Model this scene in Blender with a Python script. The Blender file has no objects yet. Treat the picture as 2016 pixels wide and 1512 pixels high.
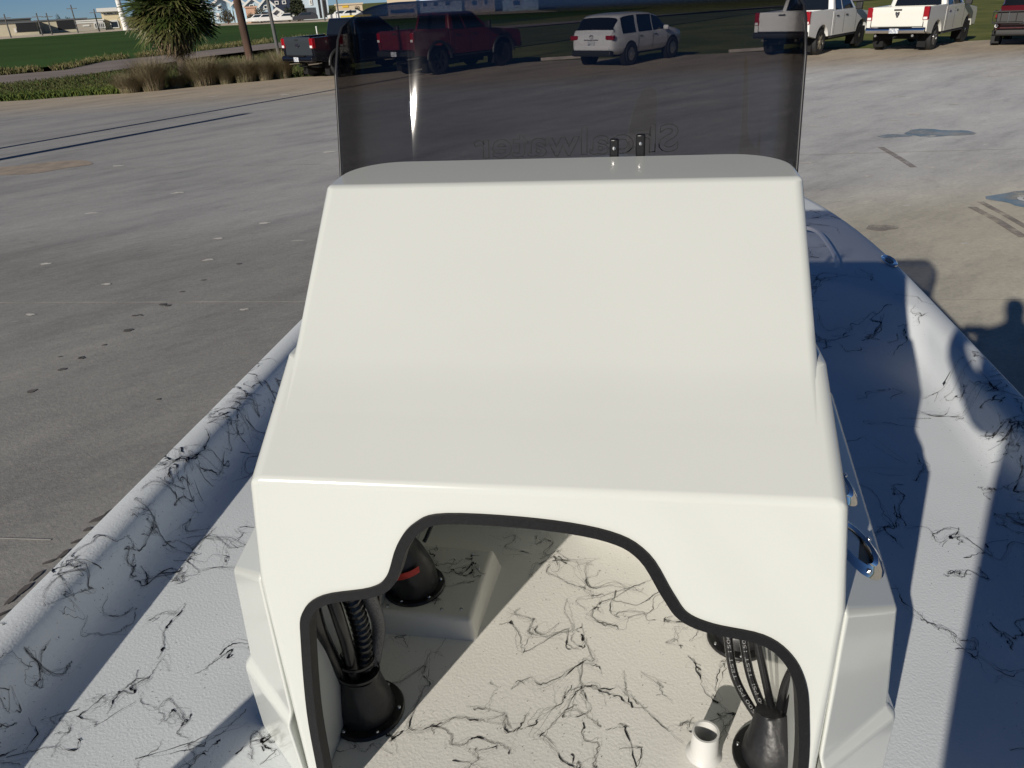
import bpy, bmesh, math, random
import numpy as np
from mathutils import Vector, Matrix
from mathutils.bvhtree import BVHTree
R_ = math.radians
random.seed(7)
rng = np.random.default_rng(11)
scene = bpy.context.scene
col = scene.collection

# ------------------------------------------------------------------ camera
CZ = 2.5                                   # camera height above the lot
PITCH, ROLL, HEAD = R_(26.878), R_(3.149), R_(9.421)   # HEAD: the boat points this far right of the view
FPX = 1514.0
cf = Vector((0, math.cos(PITCH), -math.sin(PITCH)))
cu0 = Vector((0, math.sin(PITCH), math.cos(PITCH)))
cr = Vector((1, 0, 0)) * math.cos(ROLL) - cu0 * math.sin(ROLL)
cu = cu0 * math.cos(ROLL) + Vector((1, 0, 0)) * math.sin(ROLL)
cam_d = bpy.data.cameras.new('camera')
cam = bpy.data.objects.new('camera', cam_d)
col.objects.link(cam)
cam_d.sensor_fit = 'HORIZONTAL'
cam_d.sensor_width = 36
cam_d.lens = FPX / 2016 * 36
cam_d.clip_start = 0.05
cam_d.clip_end = 3000
cam.matrix_world = Matrix(((cr.x, cu.x, -cf.x, 0), (cr.y, cu.y, -cf.y, 0), (cr.z, cu.z, -cf.z, CZ), (0, 0, 0, 1)))
scene.camera = cam

# ------------------------------------------------------------------ sky, sun, exposure
SUN_AZ, SUN_EL = R_(33.1 + 180), R_(21.0)   # compass bearing of the sun seen from here, elevation
world = bpy.data.worlds.new('World')
scene.world = world
world.use_nodes = True
wn = world.node_tree.nodes
wl = world.node_tree.links
sky = wn.new('ShaderNodeTexSky')
sky.sky_type = 'NISHITA'
sky.sun_disc = False
sky.sun_elevation = SUN_EL
sky.sun_rotation = SUN_AZ
sky.air_density = 0.5
sky.dust_density = 0.0
sky.ozone_density = 6.0
wn['Background'].inputs['Strength'].default_value = 0.05
wl.new(sky.outputs[0], wn['Background'].inputs[0])
sl = bpy.data.lights.new('sun', 'SUN')
sl.energy = 4.5
sl.angle = R_(0.53)
sl.color = (1.0, 0.93, 0.82)
sun = bpy.data.objects.new('sun', sl)
col.objects.link(sun)
sdir = Vector((math.sin(SUN_AZ) * math.cos(SUN_EL), math.cos(SUN_AZ) * math.cos(SUN_EL), math.sin(SUN_EL)))
sun.rotation_euler = sdir.to_track_quat('Z', 'Y').to_euler()
sun.location = sdir * 60
scene.view_settings.view_transform = 'Standard'
scene.view_settings.look = 'None'
scene.view_settings.exposure = 0.0
scene.view_settings.gamma = 1.0
scene.cycles.max_bounces = 8
scene.cycles.transparent_max_bounces = 24
scene.cycles.sample_clamp_indirect = 8.0
scene.cycles.caustics_reflective = False
scene.cycles.caustics_refractive = False

# ------------------------------------------------------------------ helpers
FW = Vector((math.sin(HEAD), math.cos(HEAD), 0))
RT = Vector((math.cos(HEAD), -math.sin(HEAD), 0))
def ray(px, py):
    return cf + cr * ((px - 1008) / FPX) - cu * ((py - 756) / FPX)
def G(px, py, h=0.0):                        # point of the lot (height h) under a line of sight
    v = ray(px, py)
    return Vector((0, 0, CZ)) + v * ((h - CZ) / v.z)
def Bw(x, y, z):                             # boat frame (right, forward, height relative to the phone) to world
    return RT * x + FW * y + Vector((0, 0, CZ + z))

class MB:
    def __init__(s):
        s.v = []; s.f = []
    def add(s, vs, fs):
        o = len(s.v)
        s.v += [tuple(v) for v in vs]
        s.f += [tuple(i + o for i in f) for f in fs]
        return s
    def box(s, c, d, rz=0.0, taper=1.0):
        hx, hy, hz = d[0] / 2, d[1] / 2, d[2] / 2
        ca, sa = math.cos(rz), math.sin(rz)
        vs = []
        for z, t in ((-hz, 1.0), (hz, taper)):
            for x, y in ((-hx, -hy), (hx, -hy), (hx, hy), (-hx, hy)):
                x *= t; y *= t
                vs.append((c[0] + x * ca - y * sa, c[1] + x * sa + y * ca, c[2] + z))
        return s.add(vs, [(3, 2, 1, 0), (4, 5, 6, 7), (0, 1, 5, 4), (1, 2, 6, 5), (2, 3, 7, 6), (3, 0, 4, 7)])
    def hexa(s, p):                          # 8 points: bottom ring, top ring (counter-clockwise seen from above)
        return s.add(p, [(3, 2, 1, 0), (4, 5, 6, 7), (0, 1, 5, 4), (1, 2, 6, 5), (2, 3, 7, 6), (3, 0, 4, 7)])
    def tube(s, path, rad, n=10, cap=True, flat=1.0):
        P = [Vector(p) for p in path]
        m = len(P)
        rad = [rad] * m if isinstance(rad, (int, float)) else rad
        t0 = (P[1] - P[0]).normalized()
        up = Vector((0, 0, 1)) if abs(t0.z) < 0.9 else Vector((1, 0, 0))
        a = t0.cross(up).normalized()
        vs = []
        for i, p in enumerate(P):
            t = (P[min(i + 1, m - 1)] - P[max(i - 1, 0)]).normalized()
            a = (a - t * a.dot(t)).normalized()
            b = t.cross(a)
            for k in range(n):
                q = 2 * math.pi * k / n
                vs.append(p + a * (rad[i] * math.cos(q)) + b * (rad[i] * flat * math.sin(q)))
        fs = [(i * n + k, i * n + (k + 1) % n, (i + 1) * n + (k + 1) % n, (i + 1) * n + k) for i in range(m - 1) for k in range(n)]
        if cap:
            fs += [tuple(range(n - 1, -1, -1)), tuple(range((m - 1) * n, m * n))]
        return s.add(vs, fs)
    def lathe(s, prof, n=24, c=(0, 0, 0), ax='z', cap=True, sx=1.0, sy=1.0):
        vs = []
        for r, h in prof:
            for k in range(n):
                q = 2 * math.pi * k / n
                x, y = r * math.cos(q) * sx, r * math.sin(q) * sy
                v = {'z': (x, y, h), 'x': (h, x, y), 'y': (y, h, x)}[ax]
                vs.append((v[0] + c[0], v[1] + c[1], v[2] + c[2]))
        m = len(prof)
        fs = [(i * n + k, i * n + (k + 1) % n, (i + 1) * n + (k + 1) % n, (i + 1) * n + k) for i in range(m - 1) for k in range(n)]
        if cap:
            fs += [tuple(range(n - 1, -1, -1)), tuple(range((m - 1) * n, m * n))]
        return s.add(vs, fs)
    def prism(s, prof, x0, x1):              # profile in (y, z) extruded along x
        m = len(prof)
        vs = [(x0, y, z) for y, z in prof] + [(x1, y, z) for y, z in prof]
        fs = [tuple(range(m)), tuple(range(2 * m - 1, m - 1, -1))] + [(i, i + m, (i + 1) % m + m, (i + 1) % m) for i in range(m)]
        return s.add(vs, fs)
    def slab(s, pts, z0, z1):                # outline in (x, y) extruded upwards
        m = len(pts)
        vs = [(x, y, z0) for x, y in pts] + [(x, y, z1) for x, y in pts]
        fs = [tuple(range(m - 1, -1, -1)), tuple(range(m, 2 * m))] + [(i, (i + 1) % m, (i + 1) % m + m, i + m) for i in range(m)]
        return s.add(vs, fs)
    def quad_panel(s, q, u0, u1, v0, v1, off, th=0.01, cut=0.0):
        # a thin pane lying on the quad q (bottom-left, bottom-right, top-right, top-left)
        q = [Vector(p) for p in q]
        def bi(u, v):
            return (q[0] * (1 - u) + q[1] * u) * (1 - v) + (q[3] * (1 - u) + q[2] * u) * v
        n = (q[1] - q[0]).cross(q[3] - q[0]).normalized()
        if isinstance(u0, tuple): ua, ub = u0, u1
        else: ua, ub = (u0, u0), (u1, u1)
        P = [bi(ua[0], v0), bi(ub[0], v0), bi(ub[1], v1), bi(ua[1], v1)]
        vs = [p + n * (off - th) for p in P] + [p + n * off for p in P]
        return s.hexa(vs)
    def build(s, name, mat, parent=None, smooth=True, ang=35, bevel=0.0, seg=2, base=(0, 0, 0), fix=True):
        me = bpy.data.meshes.new(name)
        b = Vector(base)
        me.from_pydata([(v[0] - b.x, v[1] - b.y, v[2] - b.z) for v in s.v], [], s.f)
        me.update()
        if fix:
            bm = bmesh.new(); bm.from_mesh(me)
            bmesh.ops.recalc_face_normals(bm, faces=bm.faces)
            bm.to_mesh(me); bm.free()
        if smooth:
            me.polygons.foreach_set('use_smooth', [True] * len(me.polygons))
            me.set_sharp_from_angle(angle=R_(ang))
        if mat is not None:
            me.materials.append(mat)
        o = bpy.data.objects.new(name, me)
        col.objects.link(o)
        if parent is not None:
            o.parent = parent
        if bevel > 0:
            m = o.modifiers.new('bevel', 'BEVEL')
            m.width = bevel; m.segments = seg; m.limit_method = 'ANGLE'; m.angle_limit = R_(28)
            m.harden_normals = False
            wn_ = o.modifiers.new('wn', 'WEIGHTED_NORMAL'); wn_.weight = 50; wn_.keep_sharp = True
        return o

def tag(o, label=None, cat=None, group=None, kind=None):
    if label: o['label'] = label
    if cat: o['category'] = cat
    if group: o['group'] = group
    if kind: o['kind'] = kind
    return o
def empty(name, loc=(0, 0, 0), rz=0.0, label=None, cat=None, group=None):
    o = bpy.data.objects.new(name, None)
    o.empty_display_size = 0.1
    col.objects.link(o)
    o.location = loc
    o.rotation_euler = (0, 0, rz)
    return tag(o, label, cat, group)
def bthing(name, base, label, cat, group=None):     # a thing whose parts are given in boat coordinates
    o = empty(name, Bw(*base), -HEAD, label, cat, group)
    BASE[o.name] = base
    return o
BASE = {}
def bpart(mb, name, mat, parent, **k):
    root = parent
    while root.parent is not None: root = root.parent
    return mb.build(name, mat, parent, base=BASE[root.name], **k)
def copy_tree(o, parent=None):
    c = o.copy(); col.objects.link(c); c.parent = parent
    for ch in list(o.children): copy_tree(ch, c)
    return c
def spline(pts, n=8, closed=False):
    P = [Vector(p) for p in pts]; out = []
    m = len(P)
    for i in range(m if closed else m - 1):
        p0 = P[(i - 1) % m] if closed or i > 0 else P[0] * 2 - P[1]
        p1, p2 = P[i], P[(i + 1) % m]
        p3 = P[(i + 2) % m] if closed or i + 2 < m else P[-1] * 2 - P[-2]
        for k in range(n):
            t = k / n
            out.append(0.5 * ((2 * p1) + (p2 - p0) * t + (2 * p0 - 5 * p1 + 4 * p2 - p3) * t * t + (3 * p1 - p0 - 3 * p2 + p3) * t ** 3))
    if not closed: out.append(P[-1])
    return out

# ------------------------------------------------------------------ materials
MATS = {}
def mat(name, color, rough=0.5, metal=0.0, var=0.0, scale=5.0, bump=0.0, bscale=40.0, spec=0.5, coat=0.0, color2=None, detail=6.0, bdist=0.01, coord='Object', stretch=None, lo=0.35, hi=0.65):
    if name in MATS: return MATS[name]
    m = bpy.data.materials.new(name); m.use_nodes = True
    nt = m.node_tree; N = nt.nodes; L = nt.links
    b = N['Principled BSDF']
    b.inputs['Base Color'].default_value = (*color, 1)
    b.inputs['Roughness'].default_value = rough
    b.inputs['Metallic'].default_value = metal
    b.inputs['Specular IOR Level'].default_value = spec
    b.inputs['Coat Weight'].default_value = coat
    b.inputs['Coat Roughness'].default_value = 0.05
    if var or bump or color2:
        tc = N.new('ShaderNodeTexCoord')
        src = tc.outputs[coord]
        if stretch:
            mp = N.new('ShaderNodeMapping'); mp.inputs['Scale'].default_value = stretch
            L.new(src, mp.inputs['Vector']); src = mp.outputs[0]
        if var or color2:
            n = N.new('ShaderNodeTexNoise'); n.inputs['Scale'].default_value = scale; n.inputs['Detail'].default_value = detail
            L.new(src, n.inputs['Vector'])
            r = N.new('ShaderNodeValToRGB')
            c2 = color2 or tuple(c * (1 - var) for c in color)
            c1 = color if color2 else tuple(min(1, c * (1 + var)) for c in color)
            r.color_ramp.elements[0].position = lo; r.color_ramp.elements[0].color = (*c2, 1)
            r.color_ramp.elements[1].position = hi; r.color_ramp.elements[1].color = (*c1, 1)
            L.new(n.outputs['Fac'], r.inputs[0]); L.new(r.outputs[0], b.inputs['Base Color'])
        if bump:
            n2 = N.new('ShaderNodeTexNoise'); n2.inputs['Scale'].default_value = bscale; n2.inputs['Detail'].default_value = 3
            L.new(src, n2.inputs['Vector'])
            bp = N.new('ShaderNodeBump'); bp.inputs['Strength'].default_value = bump; bp.inputs['Distance'].default_value = bdist
            L.new(n2.outputs['Fac'], bp.inputs['Height']); L.new(bp.outputs[0], b.inputs['Normal'])
    MATS[name] = m
    return m

gel = mat('gelcoat', (0.628, 0.646, 0.612), rough=0.16, var=0.012, scale=3.0, spec=0.5, coat=0.3, bump=0.012, bscale=6.0, bdist=0.02)
deckm = mat('deck_paint', (0.72, 0.755, 0.768), rough=0.5, var=0.03, scale=2.2, bump=0.36, bscale=170.0, bdist=0.0022, spec=0.4)
hullm = mat('hull_gelcoat', (0.68, 0.70, 0.74), rough=0.3)
webm = mat('splatter_paint', (0.012, 0.011, 0.013), rough=0.4)
rubber = mat('rubber_trim', (0.005, 0.005, 0.006), rough=0.55, bump=0.4, bscale=260.0, bdist=0.001, var=0.4, scale=300.0, spec=0.35)
blackp = mat('black_plastic', (0.010, 0.010, 0.011), rough=0.32)
blackv = mat('black_vinyl', (0.014, 0.014, 0.016), rough=0.42, bump=0.4, bscale=24.0, bdist=0.01)
hosem = mat('hose_rubber', (0.010, 0.010, 0.011), rough=0.25)
chrome = mat('chrome', (0.80, 0.80, 0.80), rough=0.06, metal=1.0)
steel = mat('steel', (0.55, 0.55, 0.55), rough=0.25, metal=1.0)
redm = mat('red_tape', (0.55, 0.04, 0.03), rough=0.5, var=0.2, scale=60)
whitep = mat('white_lettering', (0.20, 0.20, 0.20), rough=0.6)

def concrete_material():
    m = bpy.data.materials.new('concrete_lot'); m.use_nodes = True
    nt = m.node_tree; N = nt.nodes; L = nt.links
    b = N['Principled BSDF']; b.inputs['Roughness'].default_value = 0.85; b.inputs['Specular IOR Level'].default_value = 0.25
    tc = N.new('ShaderNodeTexCoord')
    def noise(scale, detail, rot=0.0, st=(1, 1, 1), rough=0.55, dist=0.0):
        mp = N.new('ShaderNodeMapping'); mp.vector_type = 'TEXTURE'; mp.inputs['Rotation'].default_value = (0, 0, rot); mp.inputs['Scale'].default_value = tuple(1 / q for q in st)
        L.new(tc.outputs['Object'], mp.inputs[0])
        n = N.new('ShaderNodeTexNoise'); n.inputs['Scale'].default_value = scale; n.inputs['Detail'].default_value = detail; n.inputs['Roughness'].default_value = rough
        n.inputs['Distortion'].default_value = dist
        L.new(mp.outputs[0], n.inputs['Vector']); return n.outputs['Fac']
    def ramp(f, stops):
        r = N.new('ShaderNodeValToRGB')
        while len(r.color_ramp.elements) < len(stops): r.color_ramp.elements.new(0.5)
        for e, (p, c) in zip(r.color_ramp.elements, stops): e.position = p; e.color = (*c, 1)
        L.new(f, r.inputs[0]); return r.outputs[0]
    def mix(a, bb, f, mode='MIX'):
        x = N.new('ShaderNodeMix'); x.data_type = 'RGBA'; x.blend_type = mode
        if isinstance(f, float): x.inputs[0].default_value = f
        else: L.new(f, x.inputs[0])
        for s, i in ((a, 6), (bb, 7)):
            if isinstance(s, tuple): x.inputs[i].default_value = (*s, 1)
            else: L.new(s, x.inputs[i])
        return x.outputs[2]
    # grey slabs on the left, tan newer slabs on the right and out by the verge
    sep = N.new('ShaderNodeSeparateXYZ'); L.new(tc.outputs['Object'], sep.inputs[0])
    big = noise(0.16, 4)
    mm = N.new('ShaderNodeMath'); mm.operation = 'MULTIPLY_ADD'; mm.inputs[1].default_value = 0.10; mm.inputs[2].default_value = -0.02
    L.new(sep.outputs[0], mm.inputs[0])
    ad = N.new('ShaderNodeMath'); ad.operation = 'ADD'; L.new(mm.outputs[0], ad.inputs[0]); L.new(big, ad.inputs[1])
    c = ramp(ad.outputs[0], [(0.25, (0.305, 0.298, 0.283)), (0.62, (0.39, 0.375, 0.34)), (0.95, (0.60, 0.555, 0.45))])
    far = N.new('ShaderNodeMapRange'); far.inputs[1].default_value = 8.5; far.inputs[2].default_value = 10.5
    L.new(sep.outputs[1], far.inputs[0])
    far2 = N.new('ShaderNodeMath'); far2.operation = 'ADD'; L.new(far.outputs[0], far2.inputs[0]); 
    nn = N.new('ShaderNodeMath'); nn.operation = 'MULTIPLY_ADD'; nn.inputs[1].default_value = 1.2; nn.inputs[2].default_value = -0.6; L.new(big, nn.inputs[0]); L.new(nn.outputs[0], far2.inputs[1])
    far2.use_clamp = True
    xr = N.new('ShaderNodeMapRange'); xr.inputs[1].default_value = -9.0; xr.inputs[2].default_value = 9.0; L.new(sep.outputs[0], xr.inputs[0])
    fc = ramp(xr.outputs[0], [(0.0, (0.36, 0.355, 0.345)), (1.0, (0.62, 0.615, 0.60))])  # farther grey slabs, lightened to hold retro-reflected sunlight in the colour
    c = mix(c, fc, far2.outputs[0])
    sand = N.new('ShaderNodeMapRange'); sand.inputs[1].default_value = 23.5; sand.inputs[2].default_value = 27.5
    L.new(sep.outputs[1], sand.inputs[0])
    c = mix(c, (0.47, 0.40, 0.31), sand.outputs[0])
    c = mix(c, ramp(noise(0.85, 8, R_(42), (0.38, 1.35, 1), 0.62), [(0.32, (0.72, 0.72, 0.73)), (0.48, (0.97, 0.97, 0.97)), (0.58, (1.05, 1.05, 1.04)), (0.72, (1.28, 1.27, 1.24))]), 0.85, 'MULTIPLY')
    c = mix(c, ramp(noise(2.6, 9, R_(38), (0.55, 1.2, 1), 0.75, 0.4), [(0.30, (0.78, 0.78, 0.79)), (0.48, (1, 1, 1)), (0.66, (1.0, 1.0, 1.0)), (0.78, (1.3, 1.27, 1.2))]), 0.7, 'MULTIPLY')
    c = mix(c, ramp(noise(5.5, 10, R_(30), (0.6, 1.2, 1), 0.8, 0.3), [(0.28, (0.72, 0.72, 0.73)), (0.46, (0.97, 0.97, 0.97)), (0.60, (1.05, 1.05, 1.04)), (0.74, (1.28, 1.26, 1.22))]), 0.75, 'MULTIPLY')
    c = mix(c, ramp(noise(22, 5, 0, (1, 1, 1), 0.7), [(0.3, (0.8, 0.8, 0.8)), (0.7, (1.15, 1.15, 1.15))]), 0.6, 'MULTIPLY')
    c = mix(c, ramp(noise(7, 3, R_(10), (0.4, 1.2, 1), 0.6, 0.4), [(0.0, (0, 0, 0)), (0.70, (0, 0, 0)), (0.78, (0.20, 0.19, 0.17))]), 1.0, 'ADD')
    L.new(c, b.inputs['Base Color'])
    bp = N.new('ShaderNodeBump'); bp.inputs['Strength'].default_value = 0.35; bp.inputs['Distance'].default_value = 0.012
    L.new(noise(38, 6, 0, (1, 1, 1), 0.7), bp.inputs['Height']); L.new(bp.outputs[0], b.inputs['Normal'])
    return m
def smoke_material():
    m = bpy.data.materials.new('smoked_acrylic'); m.use_nodes = True
    nt = m.node_tree; N = nt.nodes; L = nt.links
    N.remove(N['Principled BSDF'])
    t = N.new('ShaderNodeBsdfTransparent')
    # Beer's law: the tint deepens with the slanted path through the sheet
    def M(op, x, y=None):
        n = N.new('ShaderNodeMath'); n.operation = op
        for i, q in enumerate((x, y)):
            if q is None: continue
            if isinstance(q, (int, float)): n.inputs[i].default_value = q
            else: L.new(q, n.inputs[i])
        return n.outputs[0]
    lw0 = N.new('ShaderNodeLayerWeight'); lw0.inputs[0].default_value = 0.5
    c1 = M('SUBTRACT', 1.0, lw0.outputs['Facing']); s2 = M('SUBTRACT', 1.0, M('MULTIPLY', c1, c1))
    cr_ = M('SQRT', M('SUBTRACT', 1.0, M('DIVIDE', s2, 1.9))); inv = M('DIVIDE', 1.0, cr_)
    cc = N.new('ShaderNodeCombineColor')
    for i, tv in enumerate((0.485, 0.48, 0.485)): L.new(M('POWER', tv, inv), cc.inputs[i])
    L.new(cc.outputs[0], t.inputs[0])
    g = N.new('ShaderNodeBsdfGlossy'); g.inputs['Roughness'].default_value = 0.012
    lw = N.new('ShaderNodeLayerWeight'); lw.inputs[0].default_value = 0.5
    pw = N.new('ShaderNodeMath'); pw.operation = 'POWER'; pw.inputs[1].default_value = 5.0; L.new(lw.outputs['Facing'], pw.inputs[0])
    fr = N.new('ShaderNodeMath'); fr.operation = 'MULTIPLY_ADD'; fr.inputs[1].default_value = 0.95; fr.inputs[2].default_value = 0.045; L.new(pw.outputs[0], fr.inputs[0])
    mx = N.new('ShaderNodeMixShader')
    L.new(fr.outputs[0], mx.inputs[0]); L.new(t.outputs[0], mx.inputs[1]); L.new(g.outputs[0], mx.inputs[2])
    L.new(mx.outputs[0], N['Material Output'].inputs[0])
    return m
smoke = smoke_material()

# ================================================================== THE SETTING
def sheet(name, pts, z, material, kind='structure', label=None, parent=None):
    m = MB()
    m.add([(p[0], p[1], z) for p in pts], [tuple(range(len(pts)))])
    o = m.build(name, material, parent, smooth=False)
    if parent is None: tag(o, label, None, None, kind)
    return o
grassm = mat('grass_ground', (0.190, 0.195, 0.060), spec=0.08, rough=0.9, color2=(0.105, 0.125, 0.036), scale=0.35, bump=0.6, bscale=9.0, bdist=0.08, stretch=(1, 1, 1))
verge = mat('verge_grass', (0.120, 0.130, 0.045), spec=0.08, rough=0.9, color2=(0.07, 0.082, 0.03), scale=0.5, bump=0.6, bscale=8.0, bdist=0.08)
fieldm = mat('field_grass', (0.060, 0.115, 0.026), spec=0.08, rough=0.9, color2=(0.038, 0.076, 0.020), scale=0.06, bump=0.5, bscale=5.0, bdist=0.08)
roadm = mat('road_dirt', (0.235, 0.195, 0.170), rough=0.95, var=0.15, scale=0.5, bump=0.3, bscale=6.0, stretch=(0.5, 1.5, 1))
sandm = mat('pale_pavement', (0.66, 0.56, 0.43), rough=0.9, var=0.10, scale=0.2)
sheet('ground', [(-900, -300), (900, -300), (900, 1500), (-900, 1500)], -0.06, grassm, label='wide olive green lawn and land reaching to the horizon')
lot_edge = [G(*q) for q in ((0, 200), (60, 197), (120, 192), (190, 187), (250, 184), (330, 177), (420, 168), (510, 160), (600, 151), (700, 148), (860, 133), (1100, 119), (1400, 106), (1560, 99), (1720, 95), (1810, 88), (1900, 81), (2016, 75))]
lotp = [(p.x, p.y) for p in lot_edge]
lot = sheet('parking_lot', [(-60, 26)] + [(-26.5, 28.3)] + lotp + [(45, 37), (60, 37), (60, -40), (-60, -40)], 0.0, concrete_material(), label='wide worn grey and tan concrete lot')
near = [G(*q) for q in ((0, 171), (129, 152), (232, 137), (322, 124), (402, 111), (520, 97), (640, 85), (760, 75))]
farr = [G(*q) for q in ((0, 148), (129, 137), (206, 120), (310, 110), (413, 98), (520, 86), (640, 75.5), (760, 67))]
def ext(ps, k):
    d = (ps[1] - ps[0]).normalized(); e = (ps[-1] - ps[-2]).normalized()
    return [ps[0] - d * k] + ps + [ps[-1] + e * k]
near, farr = ext(near, 60), ext(farr, 60)
sheet('verge', [(-60, 26), (-26.5, 28.3)] + lotp[:9] + [(p.x, p.y) for p in near[::-1] if True], -0.02, verge, label='dark olive grass verge between the lot and the road')
sheet('road', [(p.x, p.y) for p in near] + [(p.x, p.y) for p in farr[::-1]], -0.012, roadm, label='brownish grey track running past the lot')
fe = [G(*q) for q in ((-300, 91), (0, 77), (130, 68), (250, 59.5), (420, 51), (560, 45.5), (700, 40), (900, 31), (1100, 22))]
def resample(ps, n):
    ps = [Vector((p.x, p.y)) for p in ps]; d = [0.0]
    for a_, b_ in zip(ps, ps[1:]): d.append(d[-1] + (b_ - a_).length)
    return [(float(np.interp(t, d, [p.x for p in ps])), float(np.interp(t, d, [p.y for p in ps]))) for t in np.linspace(0, d[-1], n)]
fa_, fb_ = resample(farr[:-1] + [farr[-2] + Vector((30, 40, 0))], 24), resample(fe, 24)
mfield = MB(); mfield.add([(x, y, -.03) for x, y in fa_] + [(x, y, -.03) for x, y in fb_], [(i, i + 1, i + 25, i + 24) for i in range(23)])
tag(mfield.build('field', fieldm, None, smooth=False), 'flat dark green field behind the track', None, None, 'structure')
st2 = [(p.x, p.y) for p in fe]
dirv = Vector((-0.35, 0.94))
sheet('far_pavement', st2 + [(p[0] - 4, p[1] + 26) for p in st2[::-1]], -0.02, sandm, label='pale sandy pavement along the far side of the field')

# slab joints, stains and paint on the lot: thin sheets lying on it
jointm = mat('joint_filler', (0.44, 0.42, 0.38), rough=0.9, var=0.3, scale=3)
def strip_on_lot(a, b, w, name, m, z=0.004):
    a, b = Vector((a[0], a[1])), Vector((b[0], b[1]))
    d = (b - a).normalized(); n = Vector((-d.y, d.x)) * w / 2
    k = max(2, int((b - a).length / 0.5)); L_, R2 = [], []
    for i in range(k + 1):
        p = a + (b - a) * (i / k); j = random.uniform(-.2, .2) * w
        L_.append(p + n + Vector((-d.y, d.x)) * j); R2.append(p - n + Vector((-d.y, d.x)) * j)
    return sheet(name, L_ + R2[::-1], z, m, parent=lot)
for q0, q1, w in (((-700, 598), (2900, 588), 0.012), ((-300, 1050), (100, 1064), 0.010), ((-500, 346), (720, 322), 0.014), ((1560, 306), (2900, 268), 0.02)):
    strip_on_lot(G(*q0), G(*q1), w, 'slab_joint', jointm)
stainm = mat('wet_stain', (0.12, 0.11, 0.10), rough=0.6, var=0.3, scale=9)
stain2 = mat('tyre_mark', (0.33, 0.29, 0.265), rough=0.8, var=0.2, scale=4)
bluem = mat('worn_blue_paint', (0.19, 0.29, 0.385), rough=0.8, color2=(0.36, 0.37, 0.37), scale=2.2, detail=8, lo=0.36, hi=0.58)
def worn(m, scale, lo_, hi_):
    N = m.node_tree.nodes; L = m.node_tree.links; t_ = N.new('ShaderNodeTexCoord'); n_ = N.new('ShaderNodeTexNoise'); n_.inputs['Scale'].default_value = scale; n_.inputs['Detail'].default_value = 8; n_.inputs['Roughness'].default_value = .7
    L.new(t_.outputs['Object'], n_.inputs['Vector']); r_ = N.new('ShaderNodeMapRange'); r_.inputs[1].default_value = lo_; r_.inputs[2].default_value = hi_; L.new(n_.outputs['Fac'], r_.inputs[0]); L.new(r_.outputs[0], N['Principled BSDF'].inputs['Alpha'])
worn(bluem, 1.6, .36, .56); worn(stain2, 2.2, .35, .65)
whiteline = mat('worn_white_paint', (0.60, 0.61, 0.60), rough=0.8, var=0.2, scale=8)
def blob(c, rx, ry, rot, name, m, z=0.005, n=20, jag=0.25):
    ph = [random.uniform(0, 6.28) for _ in range(4)]
    pts = []
    for i in range(n):
        a = 2 * math.pi * i / n
        k = 1 + jag * (math.sin(2 * a + ph[0]) * .4 + math.sin(3 * a + ph[1]) * .4 + math.sin(5 * a + ph[2]) * .3)
        x, y = rx * k * math.cos(a), ry * k * math.sin(a)
        pts.append((c[0] + x * math.cos(rot) - y * math.sin(rot), c[1] + x * math.sin(rot) + y * math.cos(rot)))
    return sheet(name, pts, z, m, parent=lot)
for (px, py, w, h) in ((252, 651, 9, 5), (265, 622, 5, 3), (320, 600, 7, 3), (160, 706, 6, 5), (122, 728, 7, 5), (160, 704, 4, 3), (62, 771, 8, 5), (312, 787, 4, 3), (330, 602, 6, 3), (278, 622, 3, 2), (400, 552, 4, 2), (118, 703, 3, 2), (275, 620, 3, 2), (358, 575, 4, 2), (205, 680, 4, 2), (470, 520, 5, 2)):
    p = G(px, py); q = G(px + w, py)
    blob(p, (q - p).length, (q - p).length * 0.8, random.uniform(0, 3), 'oil_spot', stainm)
# run of wet drips along the port side of the hull
for i in range(16):
    t = i / 15
    px = 350 - 380 * t + random.uniform(-4, 4); py = 897 + 330 * t + random.uniform(-10, 10)
    blob(G(px, py), random.uniform(.02, .06), random.uniform(.008, .02), R_(60) + random.uniform(-.4, .4), 'wet_drip', stainm, z=0.004 + i * 0.0002)
for q0, q1, w in (((1915, 408), (2016, 468), .10), ((1930, 398), (2030, 455), .08), ((1735, 290), (1800, 330), .10)):
    strip_on_lot(G(*q0), G(*q1), w, 'tyre_mark', stain2, z=0.006)
blob(G(1735, 449), .16, .13, 0, 'oil_spot', stain2)
blob(G(1845, 262), 0.55, 0.38, 0.1, 'blue_paint_patch', bluem, jag=0.35)
blob(G(1760, 268), 0.30, 0.14, 0.1, 'blue_paint_patch', bluem, z=0.006, jag=0.3)
pc = G(2040, 393)
blob(pc, 0.52, 0.40, 0.0, 'blue_paint_patch', bluem, jag=0.3)
arc = []
for i in range(17):
    a = R_(70 + i * 12); arc.append((pc.x + 0.05 + .26 * math.cos(a), pc.y + 0.0 + .18 * math.sin(a)))
for i in range(16, -1, -1):
    a = R_(70 + i * 12); arc.append((pc.x + 0.05 + .20 * math.cos(a), pc.y + 0.0 + .125 * math.sin(a)))
sheet('white_paint_arc', arc, 0.011, whiteline, parent=lot)
sandb = mat('spilled_sand', (0.42, 0.34, 0.26), rough=0.95, color2=(0.30, 0.255, 0.21), scale=4.0, bump=.5, bscale=20)
blob(G(40, 333), 1.3, 0.55, R_(2), 'sand_patch', sandb, jag=.3, n=40)
palem = mat('pale_scuff', (0.62, 0.60, 0.55), rough=0.9, var=0.15, scale=10)
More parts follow.
